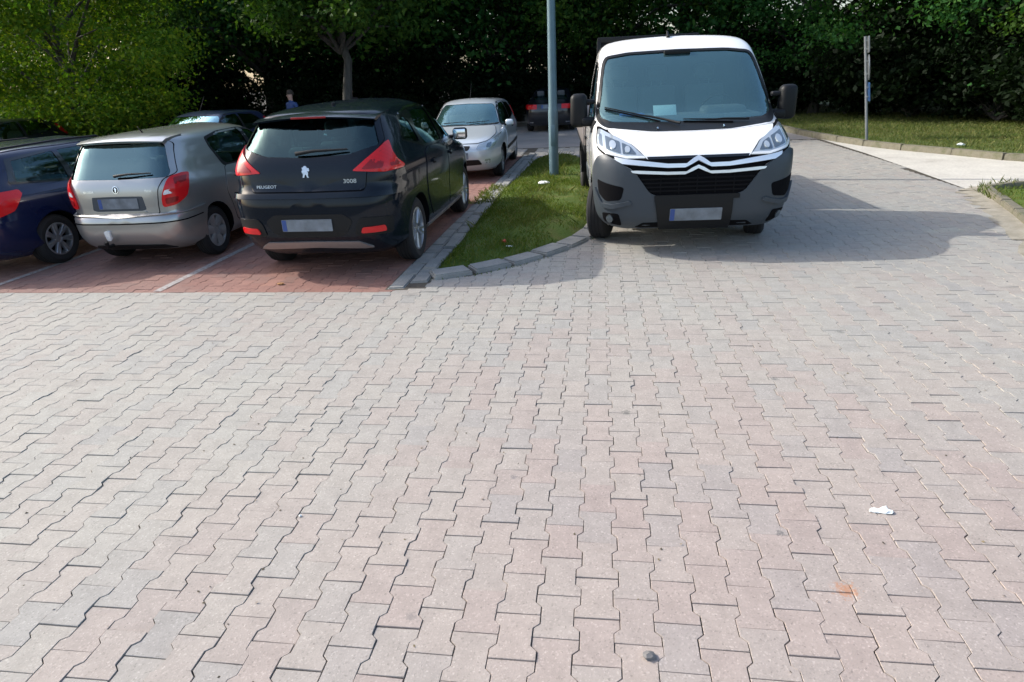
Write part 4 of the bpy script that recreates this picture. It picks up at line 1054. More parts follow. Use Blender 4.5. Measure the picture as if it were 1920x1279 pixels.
# ---------------------------------------------------------------- compact hatch seen from its front
def compact(loc, rz, paint_name, label, name='compact_car', wind='glass_wind'):
    h = Hull(xr=[(.2, -1.75), (.3, -1.88), (.5, -1.95), (.7, -1.93), (.9, -1.90), (1.0, -1.84), (1.2, -1.70), (1.34, -1.52), (1.39, -1.2), (1.42, -.7), (1.435, -.15)],
             xf=[(.2, 2.02), (.3, 2.15), (.45, 2.21), (.58, 2.20), (.68, 2.12), (.76, 1.95), (.84, 1.60), (.91, 1.25), (.97, 1.02), (1.1, .80), (1.28, .48), (1.36, .30), (1.41, .10), (1.435, -.05)],
             w=[(.2, .76), (.3, .82), (.5, .845), (.7, .85), (.82, .845), (.90, .82), (.95, .79), (1.1, .735), (1.28, .655), (1.35, .60), (1.395, .50), (1.42, .32), (1.435, .06)],
             nr=[(.2, 5), (.9, 5), (1.3, 5), (1.435, 3)], nf=[(.2, 4.5), (.7, 4), (1.0, 4), (1.3, 4.2), (1.435, 3)], z0=.2, z1=1.435)
    v = Vehicle(name, h, loc, rz, paint_name, label, 'car', 'cars parked in the bays')
    rw = mirror_poly([(0, 1.33), (.46, 1.32), (.60, 1.02), (0, .99)])
    ws = mirror_poly([(0, 1.345), (.49, 1.33), (.55, 1.28), (.665, .985), (.3, .965), (0, .965)])
    s1 = [(-.22, .985), (.70, .95), (.66, 1.0), (.36, 1.22), (.12, 1.325), (-.22, 1.345)]
    s2 = [(-1.10, 1.06), (-.30, .99), (-.30, 1.345), (-.85, 1.30), (-1.05, 1.2)]
    wx = (-1.3075, 1.3075); R = .30
    v.build_body(wx, R, [(rw, 'rear'), (ws, 'front'), (s1, 'side'), (s2, 'side')], (.66, 1.385))
    v.pane('rear_window', rw, 'rear', 'glass_dark'); v.pane('windshield', ws, 'front', wind)
    v.patch('cowl', mirror_poly([(0, .955), (.40, .95), (.66, .955), (.69, .985), (.60, .975), (.3, .962), (0, .962)]), 'front', 'plastic_black', .006, .012, 1, None, 0, .08)
    for sg in (-1, 1):
        for q in (s1, s2): v.pane('side_window', q, 'side', 'glass_side', sg)
        v.patch('window_trim', [(-1.18, 1.06), (-.3, .965), (.78, .925), (.38, 1.25), (.12, 1.355), (-.3, 1.372), (-.88, 1.325), (-1.1, 1.21)], 'side', 'plastic_black', .002, .007, sg, None, .04, .09, cut=v.cut)
        d1 = v.panel('front_door', [(-.28, .34), (.88, .33), (.92, .55), (.84, .92), (-.28, .965)], 'side', sg=sg)
        v.patch('door_handle', [(-.20, .845), (-.03, .84), (-.03, .875), (-.20, .88)], 'side', 'plastic_black', .022, .02, sg, d1, .014, .05)
        v.patch('rub_strip', [(-1.0, .50), (.86, .47), (.86, .535), (-1.0, .565)], 'side', 'plastic_black', .014, .02, sg, None, .015, .08)
        hl = v.patch('headlight', [(.40, .60), (.62, .58), (.86, .64), (1.05, .84), (.93, .82), (.62, .715), (.44, .675)], 'fwrap', 'lens_clear', .008, .02, sg, None, .03, .05)
        v.patch('lamp_bowl', [(.60, .62), (.72, .62), (.74, .70), (.62, .69)], 'fwrap', 'reflector', .012, .01, sg, hl, .03, .05)
        v.patch('taillight', [(.70, .95), (.85, .93), (.95, 1.05), (.85, 1.22), (.74, 1.2)], 'rwrap', 'lens_red', .01, .02, sg, None, .02, .05)
        v.patch('fog_lamp', [(.56, .34), (.70, .35), (.70, .42), (.56, .42)], 'fwrap', 'lens_clear', .01, .02, sg, None, .03, .05)
        mirror_part(v, .66, .94, sg, paint_name, .17, .12, .10)
        for x in wx: add_wheel(v.root, x, sg*(h.side(x, R, 1).y-.10), R, .19, .195, 6, 'cap', sg)
        add_seat(v.root, -.10, sg*.34, .43); add_seat(v.root, -.85, sg*.34, .43, False)
        q = h.end(.05 if sg > 0 else -.42, .985, True); q2 = h.end(.50 if sg > 0 else .02, .995, True)
        tube('wiper', [q+Vector((.02, 0, .02)), q2+Vector((.02, 0, .03))], [.010, .006], 'plastic_black', v.root, 6)
    v.panel('bonnet', mirror_poly([(0, .945), (.62, .935), (.70, .82), (.60, .735), (.42, .70), (0, .70)]), 'front', r=.04, gap=.012)
    v.patch('grille', mirror_poly([(0, .665), (.30, .66), (.26, .585), (0, .58)]), 'front', 'plastic_black', .006, .012, 1, None, .03, .06)
    v.patch('badge', [(-.06, .625), (0, .65), (.06, .625), (0, .60)], 'front', 'chrome', .016, .012, 1, None, .02, .05)
    v.patch('bumper', mirror_poly([(0, .56), (.7, .57), (1.15, .60), (1.2, .32), (.8, .24), (0, .23)]), 'fwrap', paint_name, .012, .02, 1, None, .03, .08)
    v.patch('air_intake', mirror_poly([(0, .42), (.45, .42), (.50, .33), (0, .31)]), 'front', 'plastic_black', .016, .012, 1, None, .03, .06)
    plate(v, 'front', 0, .49, off=.02)
    tube('aerial', [(.12, .0, 1.425), (-.16, .0, 1.72)], [.006, .003], 'plastic_black', v.root, 6)
    box('inside_mirror', (.28, 0, 1.27), (.03, .20, .06), 'plastic_black', v.root, None, .012)
    steering(v.root, .42, .34, .86)
    v.done(); return v

# ---------------------------------------------------------------- dark car on the far road, seen from behind
def saloon(loc, rz):
    h = Hull(xr=[(.2, -1.95), (.3, -2.1), (.5, -2.2), (.65, -2.2), (.85, -2.16), (.93, -2.10), (.97, -1.75), (1.05, -1.50), (1.25, -1.12), (1.34, -.95), (1.40, -.6), (1.43, -.1)],
             xf=[(.2, 2.1), (.4, 2.22), (.6, 2.22), (.75, 2.05), (.85, 1.6), (.93, 1.2), (1.1, .85), (1.3, .48), (1.38, .25), (1.43, 0)],
             w=[(.2, .80), (.35, .86), (.7, .88), (.88, .865), (.95, .83), (1.05, .76), (1.25, .66), (1.34, .59), (1.39, .48), (1.42, .3), (1.43, .06)],
             nr=[(.2, 6), (.9, 6), (1.2, 5), (1.43, 3)], nf=[(.2, 4.5), (1.0, 4), (1.43, 3)], z0=.2, z1=1.43)
    v = Vehicle('saloon_car', h, loc, rz, 'paint_night', 'black saloon seen from behind on the far road, red lights beside its plate', 'car')
    rw = mirror_poly([(0, 1.32), (.44, 1.31), (.60, 1.04), (0, 1.02)]); ws = mirror_poly([(0, 1.33), (.48, 1.31), (.62, .98), (0, .96)])
    s1 = [(.08, .97), (.78, .96), (.35, 1.27), (.08, 1.33)]; s2 = [(-.75, 1.0), (-.02, .97), (-.02, 1.33), (-.5, 1.30)]
    wx = (-1.34, 1.34); R = .315
    v.build_body(wx, R, [(rw, 'rear'), (ws, 'front'), (s1, 'side'), (s2, 'side')], (.66, 1.38))
    v.pane('rear_window', rw, 'rear', 'glass_side'); v.pane('windshield', ws, 'front', 'glass_side')
    for sg in (-1, 1):
        for q in (s1, s2): v.pane('side_window', q, 'side', 'glass_side', sg)
        v.panel('front_door', [(.03, .33), (.92, .33), (.9, .93), (.03, .94)], 'side', sg=sg); v.panel('rear_door', [(-.72, .36), (0, .33), (0, .94), (-.8, .96), (-.9, .75)], 'side', sg=sg)
        v.patch('taillight', [(.42, .755), (.85, .755), (1.0, .78), (1.0, .90), (.42, .90)], 'rwrap', 'lens_red', .012, .02, sg, None, .02, .05)
        v.patch('exhaust_trim', [(.55, .32), (.70, .32), (.70, .35), (.55, .35)], 'rwrap', 'chrome', .02, .03, sg, None, .01, .05)
        mirror_part(v, .85, .95, sg, 'paint_night', .18, .13, .1)
        for x in wx: add_wheel(v.root, x, sg*(h.side(x, R, 1).y-.105), R, .205, .21, 5, 'alloy', sg)
        add_seat(v.root, .0, sg*.36, .42); add_seat(v.root, -.85, sg*.36, .42)
    v.panel('boot_lid', mirror_poly([(0, .955), (.70, .945), (.66, .60), (0, .59)]), 'rear', r=.03)
    plate(v, 'rear', 0, .825, off=.016)
    v.patch('bumper', mirror_poly([(0, .57), (.95, .60), (1.15, .58), (1.1, .30), (0, .26)]), 'rwrap', 'paint_night', .014, .022, 1, None, .03, .08)
    v.done(); return v

# ---------------------------------------------------------------- white cab van with dark drop-side bed (front seen)
def cab_van(loc, rz):
    h = Hull(xr=[(.30, -1.42), (.6, -1.45), (1.6, -1.45), (2.0, -1.42), (2.1, -1.38), (2.16, -1.25), (2.185, -1.1)],
             xf=[(.30, .86), (.36, .915), (.46, .955), (.62, .965), (.80, .962), (.92, .950), (.99, .925), (1.05, .865), (1.12, .745), (1.20, .575), (1.26, .40), (1.31, .245), (1.36, .165), (1.6, -.115), (1.85, -.415), (1.98, -.58), (2.04, -.68), (2.10, -.80), (2.15, -.93), (2.185, -1.03)],
             w=[(.30, .90), (.40, .965), (.6, 1.0), (.9, 1.015), (1.1, 1.02), (1.25, 1.0), (1.4, .985), (1.7, .945), (1.95, .895), (2.03, .875), (2.09, .835), (2.13, .775), (2.16, .64), (2.178, .40), (2.185, .12)],
             nr=[(.3, 9), (1.6, 9), (2.05, 7), (2.185, 3)], nf=[(.3, 5.8), (.6, 6.2), (.95, 6.4), (1.15, 6.4), (1.35, 6.9), (1.9, 7), (2.08, 6), (2.185, 3.5)], z0=.30, z1=2.185)
    v = Vehicle('cab_van', h, loc, rz, 'paint_white', 'white cab van with grey bumper standing against the grass island', 'van')
    ws = mirror_poly([(0, 2.005), (.55, 1.995), (.80, 1.965), (.835, 1.90), (.925, 1.42), (.915, 1.36), (.80, 1.315), (.4, 1.30), (0, 1.30)])
    s1 = [(-1.02, 1.28), (-.08, 1.24), (-.08, 1.36), (-.30, 1.58), (-.56, 1.82), (-.68, 1.90), (-1.02, 1.92)]
    wx = (0.0,); R = .345
    v.build_body(wx, R, [(ws, 'front'), (s1, 'side')], (.95, 2.12), arch_pad=.06, arch_in=.42)
    v.pane('windshield', ws, 'front', 'glass_wind')
    v.patch('windshield_seal', mirror_poly([(0, 2.028), (.56, 2.018), (.82, 1.985), (.862, 1.91), (.957, 1.40), (.95, 1.315), (.88, 1.268), (.4, 1.225), (0, 1.22)]), 'front', 'plastic_black', .004, .012, 1, None, .05, .07, cut=v.cut)
    # bonnet, with its lower lip
    bn = v.panel('bonnet', mirror_poly([(0, 1.205), (.45, 1.215), (.86, 1.245), (.80, 1.19), (.63, 1.12), (.545, 1.045), (.50, .992), (0, .992)]), 'front', r=.02, gap=.014, step=.06)
    v.patch('bonnet_lip', [(-.50, 1.012), (.50, 1.012), (.49, .990), (-.49, .990)], 'front', 'trim_gloss', .010, .012, 1, bn, 0, .08)
    # dark lower face: two bumper corners joined under the grille
    mask = mirror_poly([(0, .640), (.40, .640), (.47, .67), (.60, .85), (.66, .905), (.80, .985), (.92, 1.035), (1.03, 1.02), (1.18, .93), (1.30, .82), (1.30, .70), (1.22, .42), (1.06, .325), (.70, .30), (0, .30)])
    v.patch('bumper', mask, 'fwrap', 'plastic_grey', .020, .030, 1, None, .03, .045)
    # grille opening with slats
    v.patch('grille', mirror_poly([(0, .985), (.50, .985), (.86, 1.035), (.80, .985), (.66, .91), (.60, .85), (.48, .675), (.42, .645), (0, .645)]), 'fwrap', 'seam', .006, .012, 1, None, .01, .06)
    for z in (.685, .725, .765, .805):
        hw = .46+(z-.645)*.6; v.patch('grille_slat', [(-hw, z-.008), (hw, z-.008), (hw, z+.008), (-hw, z+.008)], 'fwrap', 'grille_black', .016, .014, 1, None, 0, .08)
    for k in (-.36, -.18, 0, .18, .36): v.patch('grille_slat', [(k-.006, .655), (k+.006, .655), (k+.006, .83), (k-.006, .83)], 'fwrap', 'grille_black', .014, .012, 1, None, 0, .08)
    # chevrons running out into two bright bars
    def bar(z, t, hw, rise, zend):
        half_t = [(0, z+rise+t), (.055, z+rise*.62+t), (.115, z+t), (.3, z+t+.002), (hw-.06, z+t+zend*.7), (hw, z+zend+t*.6)]
        half_b = [(hw-.015, z+zend-.004), (hw-.08, z+zend*.55), (.3, z+.001), (.13, z), (.062, z+rise*.45), (0, z+rise-.004)]
        return mirror_poly(half_t+half_b)
    v.patch('upper_chevron_bar', bar(.908, .034, .82, .062, .080), 'fwrap', 'chrome_bright', .034, .03, 1, None, .006, .04)
    v.patch('lower_chevron_bar', bar(.844, .026, .66, .058, .032), 'fwrap', 'chrome_bright', .034, .03, 1, None, .006, .04)
    for sg in (-1, 1):
        v.pane('side_window', s1, 'side', 'glass_side', sg)
        v.patch('window_trim', [(-1.05, 1.25), (-.02, 1.21), (-.03, 1.36), (-.27, 1.60), (-.54, 1.85), (-.67, 1.93), (-1.05, 1.95)], 'side', 'plastic_black', .003, .008, sg, None, .04, .08, cut=v.cut)
        d = v.panel('cab_door', [(-1.08, .48), (-.45, .46), (-.42, .70), (-.32, .86), (-.22, .95), (-.10, 1.21), (-1.08, 1.25)], 'side', sg=sg)
        v.patch('door_handle', [(-.98, 1.05), (-.80, 1.05), (-.80, 1.09), (-.98, 1.09)], 'side', 'plastic_black', .03, .03, sg, d, .012, .05)
        v.patch('rub_strip', [(-1.36, .60), (-.46, .60), (-.46, .74), (-1.36, .74)], 'side', 'plastic_grey', .016, .02, sg, None, .02, .08)
        # headlamp
        v.patch('headlamp_seal', [(.475, .985), (.70, .985), (.92, 1.025), (1.06, 1.085), (1.075, 1.17), (1.02, 1.275), (.955, 1.275), (.76, 1.20), (.62, 1.13), (.54, 1.05)], 'fwrap', 'seam', .004, .012, sg, None, .02, .05)
        hl = v.patch('headlight', [(.505, 1.0), (.70, 1.0), (.91, 1.042), (1.035, 1.10), (1.045, 1.17), (1.0, 1.25), (.95, 1.25), (.77, 1.183), (.635, 1.115), (.565, 1.05)], 'fwrap', 'lens_clear', .010, .02, sg, None, .02, .04)
        v.patch('daytime_strip', [(.515, 1.003), (.70, 1.003), (.91, 1.045), (1.03, 1.102), (1.03, 1.118), (.905, 1.062), (.70, 1.020), (.535, 1.018)], 'fwrap', 'lens_white', .016, .01, sg, hl, .005, .04)
        v.patch('lamp_bowl', [(.60, 1.035), (.735, 1.04), (.735, 1.135), (.655, 1.10)], 'fwrap', 'reflector', .014, .01, sg, hl, .012, .04)
        v.patch('lamp_bowl', [(.755, 1.045), (.905, 1.08), (.905, 1.195), (.755, 1.143)], 'fwrap', 'reflector', .014, .01, sg, hl, .012, .04)
        v.disc('bulb_lens', .83, 1.115, .035, 'fwrap', 'lens_clear', sg, .022, hl)
        v.disc('bulb_lens', .685, 1.075, .026, 'fwrap', 'lens_clear', sg, .020, hl)
        v.patch('daytime_strip', [(.95, 1.10), (1.0, 1.12), (1.005, 1.17), (.98, 1.215), (.95, 1.205)], 'fwrap', 'reflector', .014, .01, sg, hl, .012, .03)
        # bumper details
        v.patch('air_slot', [(.72, .73), (1.05, .80), (1.03, .66), (.91, .585), (.75, .605)], 'fwrap', 'seam', .0225, .01, sg, None, .03, .04)
        v.patch('slot_lip', [(.66, .60), (.83, .56), (.95, .565), (1.09, .72), (1.08, .655), (.96, .525), (.83, .515), (.64, .565)], 'fwrap', 'plastic_grey', .042, .03, sg, None, .02, .04)
        fr = v.patch('fog_recess', [(.73, .335), (.97, .365), (.98, .46), (.77, .465)], 'fwrap', 'seam', .0225, .01, sg, None, .03, .04)
        v.disc('fog_lamp', .865, .408, .040, 'fwrap', 'reflector', sg, .034, fr, .02, .008)
        # door mirrors: tall black housings on two arms
        y0 = h.side(-.08, 1.35, sg).y
        bm = bmesh.new(); box_bm(bm, Vector((-.12, y0+sg*.165, 1.43)), (.15, .19, .36), Matrix.Rotation(R_(sg*6), 3, 'Z'), .06, 4)
        mm = link('door_mirror', bm_mesh('door_mirror', bm, 60), 'plastic_black', v.root)
        box('mirror_glass', (-.20, y0+sg*.168, 1.48), (.006, .14, .20), 'chrome', mm, Matrix.Rotation(R_(sg*6), 3, 'Z'), .002)
        box('mirror_arm', (-.10, y0+sg*.06, 1.31), (.14, .16, .10), 'plastic_black', mm, None, .03, 3); box('mirror_arm', (-.12, y0+sg*.05, 1.52), (.08, .14, .05), 'plastic_black', mm, None, .02, 3)
        v.patch('mirror_indicator', [(-.03, 1.20), (.08, 1.20), (.08, 1.32), (-.03, 1.33)], 'side', 'plastic_black', .012, .012, sg, None, .03, .05)
        add_wheel(v.root, 0.0, sg*.885, R, .225, .20, 8, 'cap', sg, steer=R_(-17), rot=.1)
        # washer jets and wipers lie on the black cowl
        tube('washer_jet', [h.end(sg*.34, 1.235, True)+Vector((.01, 0, .008)), h.end(sg*.34, 1.245, True)+Vector((.012, 0, .016))], [.010, .007], 'chrome', v.root, 6)
    for (ya, za, yb, zb) in ((-.10, 1.262, -.86, 1.445), (.62, 1.275, -.05, 1.30)):
        pts = []
        for t in np.linspace(0, 1, 9):
            y, z = ya+(yb-ya)*t, za+(zb-za)*t; p = h.end(y, z, True); pts.append(p+h.normal(p)*(.030 if t < .5 else .022))
        w = tube('wiper', pts, [.013, .013, .012, .011, .010, .009, .008, .007, .006], 'plastic_black', v.root, 6)
        pts2 = []
        for t in np.linspace(.25, 1.0, 9):
            y, z = ya+(yb-ya)*t, za+(zb-za)*t-.012; p = h.end(y, z, True); pts2.append(p+h.normal(p)*.012)
        tube('wiper_blade', pts2, .009, 'seam', w, 5)
    # number plate on its black carrier
    c = v.patch('plate_carrier', [(-.36, .30), (.36, .30), (.36, .60), (.42, .60), (.42, .645), (-.42, .645), (-.42, .60), (-.36, .60)], 'front', 'plastic_black', .036, .03, 1, None, .006, .1)
    plate(v, 'front', 0.0, .455, off=.043)
    v.patch('lower_intake', mirror_poly([(0, .375), (.52, .37), (.60, .325), (.55, .315), (0, .315)]), 'fwrap', 'seam', .0225, .01, 1, None, .01, .06)
    # cabin: dashboard, seats, steering wheel, things on the dash
    bm = bmesh.new(); box_bm(bm, Vector((-.20, 0, 1.23)), (.60, 1.74, .24), None, .07, 3); box_bm(bm, Vector((-.16, .46, 1.36)), (.34, .46, .13), None, .05, 3)
    link('dashboard', bm_mesh('dashboard', bm, 50), 'dash_grey', v.root)
    for y in (.48, -.12, -.60):
        add_seat(v.root, -.98, y, .98); 
    steering(v.root, -.52, .48, 1.36)
    tube('aerial', [(-.98, -.05, 2.17), (-1.06, -.05, 2.24)], [.022, .010], 'plastic_black', v.root)
    box('inside_lamp', (-.62, 0, 2.0), (.10, .30, .05), 'plastic_black', v.root, None, .015)
    v.done()
    # bed behind the cab
    box('chassis_frame', (-2.6, 0, .62), (3.2, .80, .16), 'plastic_black', v.root, None, .01)
    bed = box('load_bed', (-3.05, 0, .86), (3.10, 2.06, .10), 'plastic_black', v.root, None, .01)
    for sg in (-1, 1): box('side_board', (-3.05, sg*1.03, 1.10), (3.10, .03, .38), 'skid_silver', v.root, None, .006)
    box('tail_board', (-4.61, 0, 1.10), (.03, 2.06, .38), 'skid_silver', v.root, None, .006)
    hb = bmesh.new()
    for y in (-.84, -.45, -.05, .40): box_bm(hb, Vector((-1.54, y, 1.54)), (.05, .05, 1.30), None, .006)
    for z in (1.25, 1.6, 1.95, 2.20): box_bm(hb, Vector((-1.54, -.22, z)), (.045, 1.28, .06), None, .006)
    box_bm(hb, Vector((-1.565, -.22, 1.70)), (.012, 1.26, 1.0), None, .002)
    link('headboard', bm_mesh('headboard', hb, 40), 'plastic_black', v.root)
    for sg in (-1, 1):
        add_wheel(v.root, -3.45, sg*.90, R, .225, .20, 8, 'cap', sg)
        bm = bmesh.new(); k = 14
        A = [(-3.45+.43*math.cos(math.pi*i/k), .76, .345+.43*math.sin(math.pi*i/k)) for i in range(k+1)]
        for i in range(k):
            a, b_ = A[i], A[i+1]; bm.faces.new([bm.verts.new(p) for p in ((a[0], sg*.76, a[2]), (b_[0], sg*.76, b_[2]), (b_[0], sg*1.02, b_[2]), (a[0], sg*1.02, a[2]))])
        g = bmesh.ops.solidify(bm, geom=bm.faces[:], thickness=.012)
        link('mudguard', bm_mesh('mudguard', bm, 40), 'plastic_black', v.root)
    return v
VAN_LOC = (0.77, 5.97, 0.0)
VAN_RZ = R_(-86.5)
van = cab_van(VAN_LOC, VAN_RZ)
# loose things on the van's dashboard
def dash_thing(name, x, y, z, s, mat, label, cat, rz=0, tilt=0):
    p = Matrix.Translation(VAN_LOC) @ Matrix.Rotation(VAN_RZ, 4, 'Z') @ Vector((x, y, z))
    bm = bmesh.new(); box_bm(bm, Vector((0, 0, 0)), s, None, min(s)*.3, 2)
    o = link(name, bm_mesh(name, bm, 40), mat); o.location = p; o.rotation_euler = (R_(tilt), 0, R_(rz)); return tag(o, label, cat)
dash_thing('paper_sheet', -.02, -.20, 1.40, (.25, .004, .14), 'card_cyan', 'pale paper card propped behind the van windshield', 'paper', 3, -42)
dash_thing('folder', -.02, -.56, 1.366, (.26, .15, .03), 'folder_blue', 'blue folder lying on the van dashboard', 'folder', 8)

cr = crossover((-2.94, 4.2+2.135, 0), R_(90)); cr.root.scale = (1, .985, 1.01)
hb_ = hatchback((-5.36, 4.62+1.925, 0), R_(91.5)); hb_.root.scale = (1, .89, .97)
es_ = estate((-7.28, 4.12+2.225, 0), R_(91.5)); es_.root.scale = (1, .93, .91)
compact((-2.86, 10.35+2.21, 0), R_(-89), 'paint_silver', 'silver hatchback facing the black crossover nose to nose, aerial on its roof')
compact((-8.75, 9.9+2.21, 0), R_(-90), 'paint_navy', 'navy blue hatchback with bright windshield, facing the beige hatchback', wind='glass_bright')
compact((-15.2, 10.9+2.21, 0), R_(-90), 'paint_night', 'dark hatchback facing the bays at the far end, mostly hidden by the blue estate', wind='glass_bright')
saloon((-1.85, 21.3+2.2, 0), R_(90))

# ------------------------------------------------------------------ trees
def leaf_quads(centers, size, r, up_bias=0.25, aspect=0.62):
    n = len(centers); nrm = r.normal(size=(n, 3)); nrm[:, 2] = np.abs(nrm[:, 2])+up_bias; nrm /= np.linalg.norm(nrm, axis=1)[:, None]
    t = r.normal(size=(n, 3)); t -= (t*nrm).sum(1)[:, None]*nrm; t /= np.linalg.norm(t, axis=1)[:, None]; b = np.cross(nrm, t)
    s = (size*(0.6+0.8*r.random(n)))[:, None]
    V = np.stack([centers-t*s*.5, centers+b*s*aspect*.5-t*s*.05, centers+t*s*.55-nrm*s*.12, centers-b*s*aspect*.5-t*s*.05], 1)
    return V.reshape(-1, 3)
def quads_mesh(name, V, mat):
    n = len(V)//4; me = bpy.data.meshes.new(name)
    me.vertices.add(len(V)); me.vertices.foreach_set('co', V.astype(np.float32).ravel())
    me.loops.add(4*n); me.loops.foreach_set('vertex_index', np.arange(4*n, dtype=np.int32))
    me.polygons.add(n); me.polygons.foreach_set('loop_start', np.arange(0, 4*n, 4, dtype=np.int32)); me.polygons.foreach_set('loop_total', np.full(n, 4, np.int32))
    me.update(calc_edges=True); me.materials.append(M[mat]); return me
def tree_meshes(seed, H, base, rad, nclump, per, leaf, mat, trunk_r=.16, droop=0.25, inner=0.35):
    r = np.random.default_rng(seed)
    bm = bmesh.new()
    th = H*.8; pts = [Vector((r.normal(0, .05)*i, r.normal(0, .05)*i, th*i/6)) for i in range(7)]
    tube_bm(bm, pts, [trunk_r*(1.25 if i == 0 else 1)*(1-.13*i) for i in range(7)], 9)
    C = []
    ch = (H-base)/2
    for k in range(nclump):
        d = r.normal(size=3); d /= np.linalg.norm(d); rr_ = inner+(1-inner)*r.random()**.5
        wob = 1+.22*math.sin(3*math.atan2(d[1], d[0])+seed)+.12*r.normal()
        c = np.array([d[0]*rad*rr_*wob, d[1]*rad*rr_*wob, base+ch+d[2]*ch*rr_])
        c[2] -= droop*(math.hypot(c[0], c[1])/rad)**2*1.2
        C.append(c)
    C = np.array(C)
    for c in C[:: max(1, nclump//34)]:      # limbs out to the clumps
        z0 = max(base*1.0, min(th*.9, c[2]-.5*math.hypot(c[0], c[1]))); a = Vector((0, 0, z0)); e = Vector(c)
        m = a.lerp(e, .5)+Vector((0, 0, .18*(e-a).length)); tube_bm(bm, [a, a.lerp(m, .5)+Vector(r.normal(0, .06, 3)), m, m.lerp(e, .6), e], [trunk_r*.42, trunk_r*.33, trunk_r*.24, trunk_r*.15, .012], 6, False)
    tm = bm_mesh('trunk', bm, 60); tm.materials.append(M['bark'])
    P = []
    for c in C:
        n = int(per*(.5+r.random())); sg = rad*(.072+.075*r.random())
        q = r.normal(size=(n, 3))*np.array([sg*1.25, sg*1.25, sg*.62])+c
        P.append(q)
    P = np.vstack(P); P = P[P[:, 2] > .25]
    return tm, quads_mesh('crown', leaf_quads(P, leaf, r), mat)
def place_tree(name, ms, loc, rz, sc, label, group=None, cat='tree'):
    o = tag(empty(name, loc, rz), label, cat, group); o.scale = (sc, sc, sc)
    link('trunk', ms[0], None, o); link('crown', ms[1], None, o); return o

T_dark = [tree_meshes(100+i, 9.0, (1.15, 1.6, 1.0, 1.4)[i], (3.4, 3.0, 3.6, 3.2)[i], (95, 85, 105, 90)[i], (380, 300, 360, 420)[i], (.13, .17, .12, .10)[i], ('leaf_dark', 'leaf_fresh', 'leaf_dark', 'leaf_mid')[i], .17, .55) for i in range(4)]
T_mid = tree_meshes(120, 8.4, 2.45, 3.0, 100, 260, .14, 'leaf_mid', .155, .35)
T_light = tree_meshes(131, 6.4, .35, 2.9, 180, 430, .09, 'leaf_light', .12, .1, .45)
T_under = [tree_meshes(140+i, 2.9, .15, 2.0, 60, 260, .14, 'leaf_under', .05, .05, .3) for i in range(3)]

# right-hand wood behind the verge
right = [(7.6, 24.2, 'broad dark tree where the verge meets the far road'), (9.8, 21.4, 'dark leafy tree behind the sign post, branches hanging low'), (11.3, 18.3, 'dark tree hanging over the dry verge right of the sign'),
         (12.2, 15.0, 'dark tree overhanging the verge kerb beside the concrete road'), (12.6, 11.8, 'dark tree at the bend of the concrete road')]
for i, (x, y, lab) in enumerate(right):
    place_tree('broadleaf_tree', T_dark[i % 4], (x, y, .05), i*1.7, .98+.06*(i % 3), lab, 'trees behind the dry verge')
for i, (x, y) in enumerate([(13.8, 20.6), (16.5, 15.0)]):
    place_tree('broadleaf_tree', T_dark[(i+2) % 4], (x, y, .05), i*2.3+1, 1.1, 'tree deeper in the wood behind the verge trees', 'trees deeper in the right-hand wood')
for i, (x, y) in enumerate([(7.2, 25.6), (8.3, 23.0), (9.5, 20.9), (10.6, 18.2), (11.4, 15.8), (12.0, 13.2), (10.2, 23.6), (13.0, 22.0), (14.6, 18.4), (6.4, 27.5), (9.0, 29.5), (12.0, 28.0), (15.0, 25.5), (17.5, 22.0), (18.5, 18.0), (16.0, 15.5)]):
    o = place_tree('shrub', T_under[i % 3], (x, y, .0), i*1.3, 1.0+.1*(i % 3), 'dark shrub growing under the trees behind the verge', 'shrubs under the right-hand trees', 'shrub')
# far wood behind the far road
for i, (x, y) in enumerate([(-22, 26.5), (-18.2, 28), (-14.4, 26.4), (-10.6, 28.2), (-7.4, 27), (-3.8, 28.6), (-.4, 27.2), (3.4, 28.4)]):
    place_tree('broadleaf_tree', T_dark[(i*3+1) % 4], (x, y, -.05), i*1.1, 1.55+.1*((i*2) % 3), 'tall dark tree in the front row of the wood beyond the far road', 'front row of the far wood')
for i, (x, y) in enumerate([(-20, 32), (-13, 33), (-4, 33.5)]):
    place_tree('broadleaf_tree', T_dark[(i+1) % 4], (x, y, -.05), i*2.1+.5, 1.7, 'tree in the back row of the wood beyond the far road', 'back row of the far wood')
for i in range(13):
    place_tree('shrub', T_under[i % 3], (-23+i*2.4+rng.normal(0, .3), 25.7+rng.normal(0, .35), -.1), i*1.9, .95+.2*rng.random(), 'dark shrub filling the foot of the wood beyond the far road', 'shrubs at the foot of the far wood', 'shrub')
# tree with a bare trunk between the parked cars and the far road, and the light green one at the left
c = aty(645, 150, 19.0); place_tree('broadleaf_tree', T_mid, (c.x, 19.0, 0), .4, 1.12, 'tree with bare grey trunk and spreading green crown beyond the black crossover', None)
c = aty(150, 120, 15.6); place_tree('bushy_tree', T_light, (c.x-.6, 15.8, 0), 1.0, 1.12, 'bright yellow-green bushy tree behind the blue estate car', None)
c = aty(60, 150, 21); place_tree('broadleaf_tree', T_dark[2], (c.x-2, 21, 0), .3, 1.0, 'dark tree behind the yellow-green bushy tree', None)

